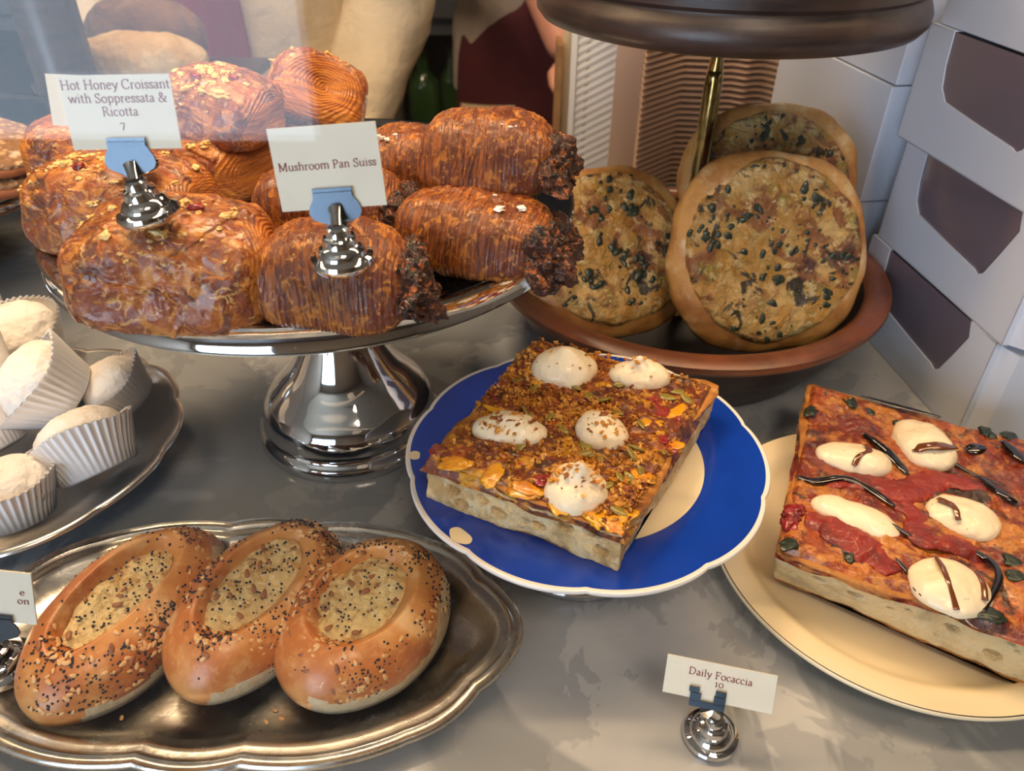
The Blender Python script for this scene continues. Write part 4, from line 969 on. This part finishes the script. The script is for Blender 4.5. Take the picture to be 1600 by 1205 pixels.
for pts, r in (([(1238, 742), (1275, 748), (1320, 745), (1360, 760), (1400, 790)], .0030), ([(1350, 675), (1385, 705), (1420, 740)], .0038), ([(1345, 612), (1400, 625), (1470, 650)], .0024), ([(1510, 702), (1540, 700)], .0042), ([(1565, 690), (1600, 725)], .0034), ([(1530, 740), (1560, 775), (1590, 790)], .0022), ([(1390, 820), (1450, 850), (1530, 860), (1560, 900), (1535, 960)], .0022), ([(1435, 950), (1450, 965)], .003), ([(1503, 975), (1510, 985)], .0036), ([(1400, 870), (1425, 900), (1430, 940)], .0014), ([(1480, 715), (1520, 735), (1570, 760)], .0013)):
    ribbon(pts, r, BALSAMIC, 'balsamic_streak', .4, .0018, .25)
def on_dollop(i, pts, r):
    x, y, rx, ry, rz, hh, pk = dl[i]; p = pz(x, y, zt+.003); u_, v_ = inv(p); q = at(u_, v_); Rz = rotm(0, 0, rz); P = []
    for (a, b) in pts:
        rad = min(.97, math.hypot(a, b)); l = Rz@np.array([a*rx, b*ry, 0]); zz = hh*(1-rad**2.1)**(1/2.1)+hh*pk*math.exp(-(rad/.32)**2)-hh*.08+.0011; P.append(q+l+np.array([0, 0, zz]))
    P = crom(P, 8); V, F = tube(P, r*(1+.35*vn(P, 300, 5)), 10, (1, .28)); mesh('balsamic_streak', V, F, BALSAMICT, t)
on_dollop(0, [(.2, .55), (.3, .1), (.05, -.4), (-.05, -.85)], .0016)
on_dollop(1, [(-.85, -.35), (-.4, -.45), (.1, -.5), (.8, -.35)], .0034)
on_dollop(3, [(-.75, .1), (-.35, -.2), (-.15, -.7)], .0019)
on_dollop(4, [(.1, .8), (-.1, .3), (-.3, -.3), (-.4, -.85)], .0014)
on_dollop(4, [(.85, .2), (.7, -.3), (.45, -.75)], .0014)
rng = np.random.RandomState(8)
for k, (x, y) in enumerate([(1310, 850), (1335, 862), (1360, 640), (1410, 660), (1560, 625), (1585, 880), (1590, 905), (1250, 640), (1330, 630), (1550, 985), (1215, 870), (1530, 620)]):
    p = pz(x, y, zt+.003); u_, v_ = inv(p); q = at(np.clip(u_, .02, .98), np.clip(v_, .02, .98)); pv, pf = cube(10); pv = pv/np.linalg.norm(pv, axis=1)[:, None]
    pv = pv*(1+.5*fbm(pv+k, 1.6, 3, 3))[:, None]*np.array([.006, .0042, .0012]); mesh('herb_leaf', pv@rotm(0, 0, k).T+q, pf, HERB, t)
for (x, y) in ((1232, 800), (1228, 812), (1245, 795)):
    p = pz(x, y, zt+.003); u_, v_ = inv(p); q = at(np.clip(u_, .01, .98), np.clip(v_, .02, .98)); pv, pf = cube(10); pv = pv/np.linalg.norm(pv, axis=1)[:, None]
    pv = pv*(1+.4*fbm(pv+x, 1.6, 3, 3))[:, None]*np.array([.006, .0045, .003]); tag(mesh('tomato_piece', pv@rotm(0, 0, y).T+q, pf, CHILI, t), 'bright red tomato chunk')

# ------------------------------------------------------------------ white boxes at the right
def white_box(label, org, yaw, L, W, Hh, window=True, flap=0):
    """local x: into the stack (away from view), y: along the visible side, z up. origin near-bottom corner"""
    t = thing('bakery_box', label, 'box', org, (0, 0, yaw), None); e = .0009
    def B(lo, hi):
        x0, y0, z0 = lo; x1, y1, z1 = hi
        return ([(x, y, z) for x in (x0, x1) for y in (y0, y1) for z in (z0, z1)], [(0, 1, 3, 2), (4, 6, 7, 5), (0, 4, 5, 1), (2, 3, 7, 6), (0, 2, 6, 4), (1, 5, 7, 3)])
    if not window:
        o = box('carton', (0, 0, 0), (W, L, Hh-.0006), BOXW, t, .0008); return t
    # side wall with window cut (polygon with curved sides), sheet of thickness e
    a0, a1 = .17*L, .83*L
    win = [(a0, Hh-.001), (a0-.004, Hh*.86), (a0+.004, Hh*.62), (a0+.012, Hh*.40), (a0+.017, Hh*.36), (a0+.022, Hh*.38), (L*.55, Hh*.42), (a1-.014, Hh*.46), (a1-.006, Hh*.55), (a1-.002, Hh*.72), (a1, Hh-.001)]
    # quads between window boundary and outer rectangle
    out = [(0, Hh), (0, Hh*.75), (0, Hh*.5), (0, Hh*.2), (0, 0), (L*.25, 0), (L*.5, 0), (L*.8, 0), (L, 0), (L, Hh*.6), (L, Hh)]
    V = []; F = []
    for x in (0, e):
        b = len(V)
        for (y, z) in out: V.append((x, y, z))
        for (y, z) in win: V.append((x, y, z))
        n_ = len(out)
        for i in range(n_-1):
            f = (b+i, b+i+1, b+n_+i+1, b+n_+i); F.append(f if x == 0 else f[::-1])
    n_ = len(out)
    for i in range(n_-1): F.append((n_+i, n_+i+1, 3*n_+i+1, 3*n_+i))
    parts = [(V, F), B((0, 0, 0), (W, e, Hh)), B((0, L-e, 0), (W, L, Hh)), B((W-e, 0, 0), (W, L, Hh)), B((0, 0, 0), (W, L, e))]
    # lid with the window wrapping over the top edge
    parts += [B((0, 0, Hh-e), (W, a0, Hh)), B((0, a1, Hh-e), (W, L, Hh)), B((.07, a0, Hh-e), (W, a1, Hh))]
    Vj, Fj = join(parts); mesh('carton', Vj, Fj, BOXW, t, False)
    box('window_film', (.0012, a0-.005, .02), (.0018, a1+.004, Hh-.0012), BOXIN, t)
    if flap:
        V = [(.004, 0, .001), (W, -.0, .001), (W, -.0, Hh-.002), (.004, 0, Hh-.002), (.010, -.012, .003), (W, -.014, .003), (W, -.014, Hh-.004), (.010, -.012, Hh-.004)]
        o = mesh('end_flap', V, [(4, 5, 6, 7), (7, 6, 2, 3), (0, 1, 5, 4), (0, 4, 7, 3)], BOXW, t, False)
    return t
yaw = math.atan(.108)
HB = .0833
names = ['bottom white windowed box of the stack at right', 'second white windowed box from the bottom at right', 'third white windowed box of the stack at right', 'fourth white box, topmost visible at the upper right']
for k in range(4):
    dy = (.0, -.004, .003, -.003)[k]
    white_box(names[k], (.3275+(.0, .0005, -.001, .0)[k], .4345+dy, k*HB), yaw+(0, -.012, .015, 0)[k], .174, .16, HB-.0004, k < 3, 1)
# second stack further back
for k in range(3):
    white_box(['plain white box behind the windowed stack, lowest', 'plain white box behind the windowed stack, middle one', 'plain white box behind the windowed stack, upper one'][k], (.303+.002*k, .64, k*.0985), yaw+.05, .2, .16, .098, False)

# ------------------------------------------------------------------ paper goods behind the tiered stand
def tray_strip(lab):
    prof = [(-.088, -.055), (-.040, .0), (-.03, .004), (0, .002), (.02, .006), (.035, -.002), (.045, .004), (.062, .0), (.092, -.045)]
    p = crom(prof, 4); V = []; n = len(p)
    for (x, y) in p:
        for (dy, z) in ((-.006, .0), (-.0075, .0012), (-.0055, .0022), (.0, .0030), (.012, .0034), (.012, .0004)): V.append((x, y+dy, z))
    F = [tuple(q) for q in grid(n, 6, cv=True)]+[tuple(range(6)), tuple((n-1)*6+i for i in range(6))[::-1]]
    o = mesh('paper_tray', V, F, KRAFTW, None, False); return o
pt0 = None
for k in range(34):
    if pt0 is None: o = pt0 = tray_strip('x')
    else: o = pt0.copy(); C.objects.link(o)
    o.location = (.232, .93, .0008+k*.0068); o.rotation_euler = (0, 0, -.05)
    tag(o, 'one of the nested pale paper trays stacked behind the brass pole', 'paper tray', 'nested paper trays in the tall stack')
t = thing('folded_carton', 'flat-packed white carton standing at the left of the paper tray stack', 'carton', (.135, .90, 0))
box('panel', (-.022, -.002, 0), (.008, .002, .26), KRAFTW, t); box('edge', (.009, -.006, 0), (.016, .03, .26), KRAFTW, t)
t = thing('folded_carton', 'blue-white ribbed carton leaning left of the flat-packed one, behind the wooden tray', 'carton', (.100, .955, 0))
parts = []
for k in range(26):
    z = .004+k*.0095; parts.append(([(-.026, 0, z), (.028, 0, z+.028), (.028, 0, z+.036), (-.026, 0, z+.008), (-.026, -.002, z+.004), (.028, -.002, z+.032)], [(0, 1, 5, 4), (4, 5, 2, 3)]))
V, F = join(parts); mesh('ribbing', V, F, PAPERW, t, False); box('panel', (-.028, .0005, 0), (.03, .003, .275), PAPERW, t); box('spine', (-.034, -.004, 0), (-.027, .003, .275), PAPERW, t)
t = thing('bag_organizer', 'wooden organizer of paper bags beside the maroon apron', 'organizer', (.078, 1.0, 0))
box('side_board', (-.028, -.05, 0), (-.022, .0, .16), OAK, t); box('back_board', (-.028, .0, 0), (.030, .006, .13), OAK, t); box('divider', (.006, -.045, 0), (.011, .0, .19), OAK, t)
o = mesh('paper_bag', [(-.02, -.03, .0), (.004, -.03, 0), (.004, -.03, .185), (-.021, -.03, .185), (-.02, -.034, .0), (.004, -.034, 0), (.004, -.034, .185), (-.021, -.034, .185)], [(0, 1, 2, 3), (7, 6, 5, 4), (0, 4, 5, 1), (1, 5, 6, 2), (2, 6, 7, 3), (3, 7, 4, 0)], PATCH, None, False, loc=(.078, 1.0, 0)); tag(o, 'cream paper bag standing in the wooden organizer', 'paper bag')
o = lathe_obj('paper_cup', [(0, .165), (.0105, .165), (.0125, .212), (.013, .212), (.013, .214), (.0118, .214), (.010, .168), (0, .168)], ORANGE, None, 40, loc=(.068, 1.0, 0)); 
tag(o, 'small orange paper cup above the wooden organizer', 'cup')
o.location = (.090, .975, -.008)

# ------------------------------------------------------------------ left background: wooden stand, loaves, slices
t = thing('wooden_pedestal', 'thick turned dark wooden pedestal rising at the upper left behind the nut dusted slices', 'pedestal stand', (-.507, .90, 0))
lathe_obj('base', [(0, 0), (.060, 0), (.062, .006), (.05, .012), (.036, .03), (.033, .05), (0, .05)], WOODD, t, 64, sharp=50)
lathe_obj('column', [(.0, .05), (.033, .05), (.0325, .2), (.034, .26), (.040, .33), (.05, .36), (0, .361)], WOODD, t, 64, sharp=50)
t = thing('wooden_riser', 'dark wooden riser board under the two tan loaves at the upper left', 'riser', (-.455, 1.0, 0))
box('board', (-.125, -.055, .10), (.125, .09, .112), WOODD, t, .002)
for sx in (-.11, .10): box('leg', (sx, -.045, 0), (sx+.012, .08, .10), WOODD, t)
def loaf(name, label, loc, dims, mat, seed, rz=0, cat='loaf', p=2.3, n=60, amp=.006):
    V, F, D = superell(n, dims, p); V += D*(amp*fbm(V, 18, 3, seed)+.0012*fbm(V, 120, 3, seed+1))[:, None]
    V[:, 2] = np.maximum(V[:, 2], -dims[2]*.7)+dims[2]*.7; V = V@rotm(0, 0, rz).T
    return tag(mesh(name, V, F, mat, None, loc=loc), label, cat)
loaf('bread_loaf', 'floured tan loaf lying behind the honey card', (-.462, .982, .112), (.088, .034, .030), LOAFF, 3, .05)
loaf('bread_loaf', 'dark brown loaf behind and above the floured one', (-.475, 1.055, .112), (.08, .033, .046), LOAFD, 6, -.1)
def slice_(label, loc, rz, ry, seed):
    t = thing('nut_slice', label, 'cake slice', loc, (0, ry, rz))
    V, F, D = superell(60, (.062, .042, .009), 2.4); V[:, 0] += .004*np.sin(V[:, 1]*30); V += D*(.0012*fbm(V, 60, 3, seed))[:, None]; V[:, 2] += .0085
    mesh('cake', V, F, BROWNB, t)
    V, F, D = superell(60, (.060, .040, .010), 2.2); V += D*(.0015*fbm(V, 90, 3, seed+3))[:, None]; V = V*np.array([1, 1, .8]); V[:, 2] += .0135
    mesh('nut_topping', V, F, NUTTY, t)
    return t
slice_('lower nut dusted slice on the chrome stand at the left edge', (-.430, .590, .1245), -.15, 0, 2)
slice_('upper nut dusted slice lying across the lower one at the left edge', (-.424, .600, .146), -.45, .12, 5)

# ------------------------------------------------------------------ back counter with bottles
t = thing('back_counter', 'grey steel back counter with dark open shelf behind the staff', 'back counter', (0, 3.0, 0))
box('worktop', (-1.9, -.2, -.20), (1.9, .5, -.10), STEEL, t); box('rail', (-1.9, -.215, -.155), (1.9, -.2, -.145), DARKCAB, t)
box('cabinet_back', (-1.9, .4, -.95), (1.9, .5, -.20), DARKCAB, t); box('shelf', (-1.9, -.15, -.64), (1.9, .4, -.61), DARKCAB, t); box('plinth', (-1.9, -.15, -.95), (1.9, .4, -.85), DARKCAB, t)
for sx in (-1.9, -.62, .5, 1.86): box('upright', (sx, -.18, -.95), (sx+.04, .4, -.20), STEEL, t)
def bottle(name, label, loc, r, h_, mat, cat):
    o = lathe_obj(name, [(0, 0), (r*.95, 0), (r, .006), (r, h_*.62), (r*.85, h_*.72), (r*.4, h_*.82), (r*.36, h_*.97), (r*.42, h_*.98), (r*.42, h_), (0, h_)], mat, None, 32, loc=loc); return tag(o, label, cat, 'bottles and jars on the dark back shelf')
bottle('green_bottle', 'wide green bottle on the dark shelf left of the jeans', (-.335, 2.92, -.609), .06, .33, GREENGL, 'bottle')
bottle('green_bottle', 'second dark green bottle beside the wide one', (-.235, 2.95, -.609), .045, .34, GREENGL, 'bottle')
bottle('storage_jar', 'grey jar on the dark shelf left of the green bottles', (-.47, 2.92, -.609), .055, .30, GREYJAR, 'jar')
t = thing('steel_post', 'slate grey steel post between the two members of staff', 'post', (-.575, 2.62, Z0)); box('post', (-.055, -.03, 0), (.055, .03, 2.7), STEEL, t)

# ------------------------------------------------------------------ staff
def loft(name, secs, mat, parent, n=48, k=8, arc=(0, 2*math.pi), thick=0, fold=.006, seed=0):
    """secs: (x, y, z, rx, ry)"""
    Sx = crom(secs, k); full = abs(arc[1]-arc[0]-2*math.pi) < 1e-6
    a = np.linspace(arc[0], arc[1], n, endpoint=not full); V = []
    for s in Sx: V.append(np.column_stack([s[0]+s[3]*np.cos(a), s[1]+s[4]*np.sin(a), np.full(n, s[2])]))
    V = np.concatenate(V)
    cen = np.repeat(Sx[:, :3], n, 0); D = V-cen; D[:, 2] = 0; D /= np.linalg.norm(D, axis=1)[:, None]+1e-9
    V = V+D*(fold*fbm(V*np.array([1.6, 1.6, .6]), 14, 3, seed))[:, None]
    F = grid(len(Sx), n, cv=full)
    o = mesh(name, V, F, mat, parent)
    if thick: m_ = o.modifiers.new('thickness', 'SOLIDIFY'); m_.thickness = thick; m_.offset = 1
    else:
        pass
    return o
def limb(name, pts, rr, mat, parent, seed=0, fold=.003):
    P = crom(pts, 8); R_ = crom([(r, 0, 0) for r in rr], 8)[:, 0]; V, F = tube(P, R_, 24)
    V = V+(V-np.repeat(P, 24, 0))*(fold/.04*fbm(V, 22, 3, seed))[:, None]; return mesh(name, V, F, mat, parent)
def body(parent, J, edges, radii):
    me = bpy.data.meshes.new('body'); me.from_pydata(J, edges, []); o = bpy.data.objects.new('body', me); C.objects.link(o); o.parent = parent
    me.materials.append(SKIN); sk = o.modifiers.new('skin', 'SKIN'); sk.use_smooth_shade = True
    for i, v in enumerate(me.skin_vertices[0].data): v.radius = radii[i]; v.use_root = (i == 0)
    sb = o.modifiers.new('subdivision', 'SUBSURF'); sb.levels = 1; sb.render_levels = 2
    return o
def head(parent, x, y, z, yaw_):
    V, F, D = superell(40, (.075, .095, .115), 2.1)
    V[:, 0] *= 1-.25*sstep(-V[:, 2], .02, .11); f = -D[:, 1]
    nose = np.exp(-((V[:, 0]/.013)**2+((V[:, 2]+.012)/.026)**2))*(f > 0)
    eye = (np.exp(-(((np.abs(V[:, 0])-.03)/.014)**2+((V[:, 2]-.012)/.01)**2)))*(f > 0)
    mouth = np.exp(-((V[:, 0]/.024)**2+((V[:, 2]+.055)/.007)**2))*(f > 0)
    V[:, 1] -= .022*nose-.008*eye-.004*mouth
    c, s = math.cos(yaw_), math.sin(yaw_); R_ = np.array([[c, -s, 0], [s, c, 0], [0, 0, 1]])
    mesh('head', V@R_.T+np.array([x, y, z]), F, SKIN, parent)
    V, F, D = superell(36, (.083, .102, .12), 2.1); keep = (D[:, 1] > -.35) | (D[:, 2] > .55); V[:, 1] += .008; V[:, 2] += .012
    V[~keep] *= .86; V += D*(.004*fbm(V, 40, 2, 2))[:, None]; mesh('hair', V@R_.T+np.array([x, y, z]), F, HAIR, parent)
def hand(parent, w_, d, seed=0):
    """palm with five fingers; w_ wrist point, d forearm direction"""
    d = np.array(d, float); d /= np.linalg.norm(d); a = np.cross(d, [0, 0, 1.]); a /= np.linalg.norm(a); b = np.cross(a, d)
    parts = [tube([w_, w_+d*.03, w_+d*.075, w_+d*.085], [.024, .036, .04, .03], 14, (1, .42))]
    for i, L in enumerate((.062, .072, .066, .05)):
        s = w_+d*.078+a*(.028-.0185*i); parts.append(tube([s, s+d*L*.45-b*.004, s+d*L*.8-b*.018, s+d*L*.9-b*.03], [.0095, .009, .008, .005], 8))
    s = w_+d*.025+a*.03; parts.append(tube([s, s+d*.02+a*.022, s+d*.045+a*.03-b*.006, s+d*.06+a*.03-b*.012], [.012, .011, .0095, .006], 8))
    V, F = join(parts); mesh('hand', V, F, SKIN, parent)
# person in cream with a red apron, left
px0, py0 = -.47, 1.42
t = thing('person', 'person in a loose cream shirt and red apron working behind the loaves', 'person', (px0, py0, Z0)); z = -Z0
J = [(0, 0, z+.0), (0, 0, z+.2), (0, .0, z+.42), (0, 0, z+.52), (0, 0, z+.60), (-.1, 0, z-.03), (-.11, .0, z-.45), (-.11, 0, z-.88), (-.11, -.12, z-.92), (.1, 0, z-.03), (.11, 0, z-.45), (.11, 0, z-.88), (.11, -.12, z-.92), (-.19, 0, z+.42), (-.25, -.04, z+.16), (-.13, -.17, z-.02), (.19, 0, z+.42), (.24, .02, z+.15), (.20, -.14, z-.05)]
Ed = [(0, 1), (1, 2), (2, 3), (3, 4), (0, 5), (5, 6), (6, 7), (7, 8), (0, 9), (9, 10), (10, 11), (11, 12), (2, 13), (13, 14), (14, 15), (2, 16), (16, 17), (17, 18)]
Rr = [(.14, .1), (.13, .09), (.13, .09), (.055, .055), (.05, .05), (.085, .085), (.06, .06), (.042, .042), (.035, .03), (.085, .085), (.06, .06), (.042, .042), (.035, .03), (.055, .055), (.042, .042), (.03, .03), (.055, .055), (.042, .042), (.03, .03)]
body(t, J, Ed, Rr); head(t, 0, -.02, z+.71, 0)
loft('shirt', [(0, 0, z-.16, .215, .15), (0, 0, z-.05, .21, .145), (0, 0, z+.12, .195, .135), (0, 0, z+.3, .2, .13), (0, 0, z+.43, .185, .11), (0, 0, z+.5, .09, .075)], SHIRTC, t, seed=3, fold=.008)
loft('trousers', [(-.0, 0, z-.08, .2, .14), (0, 0, z-.2, .2, .13), (0, 0, z-.5, .17, .1), (0, 0, z-.85, .16, .08)], DARKCAB, t, seed=5)
loft('apron', [(-.0, 0, z-.5, .23, .165), (-.0, 0, z-.25, .228, .163), (0, 0, z-.02, .222, .16), (0, 0, z+.1, .21, .15), (0, 0, z+.38, .15, .152)], REDC, t, arc=(math.radians(170), math.radians(285)), seed=6, thick=.003)
limb('sleeve', [(-.19, 0, z+.43), (-.27, -.05, z+.26), (-.245, -.06, z+.14), (-.13, -.17, z-.02)], [.075, .075, .068, .05], SHIRTC, t, 2, .006)
limb('sleeve', [(.19, 0, z+.43), (.26, .0, z+.25), (.25, .0, z+.12), (.20, -.14, z-.05)], [.075, .08, .075, .05], SHIRTC, t, 7, .006)
hand(t, np.array([-.13, -.17, z-.02]), (.4, -.5, -.6)); hand(t, np.array([.20, -.14, z-.05]), (-.3, -.5, -.6))
# person in grey tee with a maroon apron, centre
px0, py0 = .045, 2.05
t = thing('person', 'person in a pale grey shirt, maroon apron and blue jeans seen from hip to thigh', 'person', (px0, py0, Z0)); z = -Z0
J = [(0, 0, z+.0), (0, 0, z+.2), (0, .0, z+.42), (0, 0, z+.52), (0, 0, z+.60), (-.1, 0, z-.03), (-.11, .0, z-.45), (-.11, 0, z-.88), (-.11, -.12, z-.92), (.1, 0, z-.03), (.11, 0, z-.45), (.11, 0, z-.88), (.11, -.12, z-.92), (-.19, 0, z+.42), (-.24, -.04, z+.16), (-.16, -.2, z+.16), (.19, 0, z+.42), (-.02, -.22, z+.16), (.06, -.42, z-.01)]
Rr[14] = (.042, .042); Rr[17] = (.05, .05); Rr[18] = (.033, .033)
body(t, J, Ed, Rr); head(t, 0, -.02, z+.71, 0)
loft('jeans', [(0, 0, z-.02, .17, .12), (0, 0, z-.15, .185, .125), (-.0, 0, z-.35, .18, .12), (0, 0, z-.6, .16, .1), (0, 0, z-.86, .15, .085)], JEANS, t, seed=5)
loft('shirt', [(0, 0, z-.165, .205, .15), (0, 0, z-.05, .2, .14), (0, 0, z+.12, .18, .13), (0, 0, z+.3, .195, .13), (0, 0, z+.43, .185, .11), (0, 0, z+.5, .09, .075)], SHIRTG, t, seed=8, fold=.007)
ap = loft('apron', [(0, 0, z-.55, .21, .165), (0, 0, z-.3, .208, .163), (0, 0, z-.1, .205, .158), (.02, 0, z+.0, .19, .15), (.05, -.01, z+.08, .14, .14), (.06, -.01, z+.3, .11, .14)], MAROON, t, n=60, arc=(math.radians(205), math.radians(365)), seed=9, thick=.003)
a_ = np.linspace(math.radians(212), math.radians(258), 14); V = [(.2125*math.cos(q), .1675*math.sin(q), zz) for q in a_ for zz in (z-.235+.02*(q-3.7), z-.19+.02*(q-3.7))]
o = mesh('pocket_label', V, grid(14, 2), PATCH, ap); m_ = o.modifiers.new('t', 'SOLIDIFY'); m_.thickness = .003; tag(o, 'cream cloth label on the apron')
limb('sleeve', [(-.19, 0, z+.43), (-.23, -.02, z+.32), (-.25, -.03, z+.24)], [.07, .07, .07], SHIRTG, t, 2, .006)
limb('sleeve', [(.19, 0, z+.43), (.14, -.07, z+.34), (.07, -.14, z+.26)], [.07, .07, .07], SHIRTG, t, 7, .006)
hand(t, np.array([-.16, -.2, z+.16]), (.6, -.6, -.2)); hand(t, np.array([.06, -.42, z-.01]), (.35, -.8, -.3))
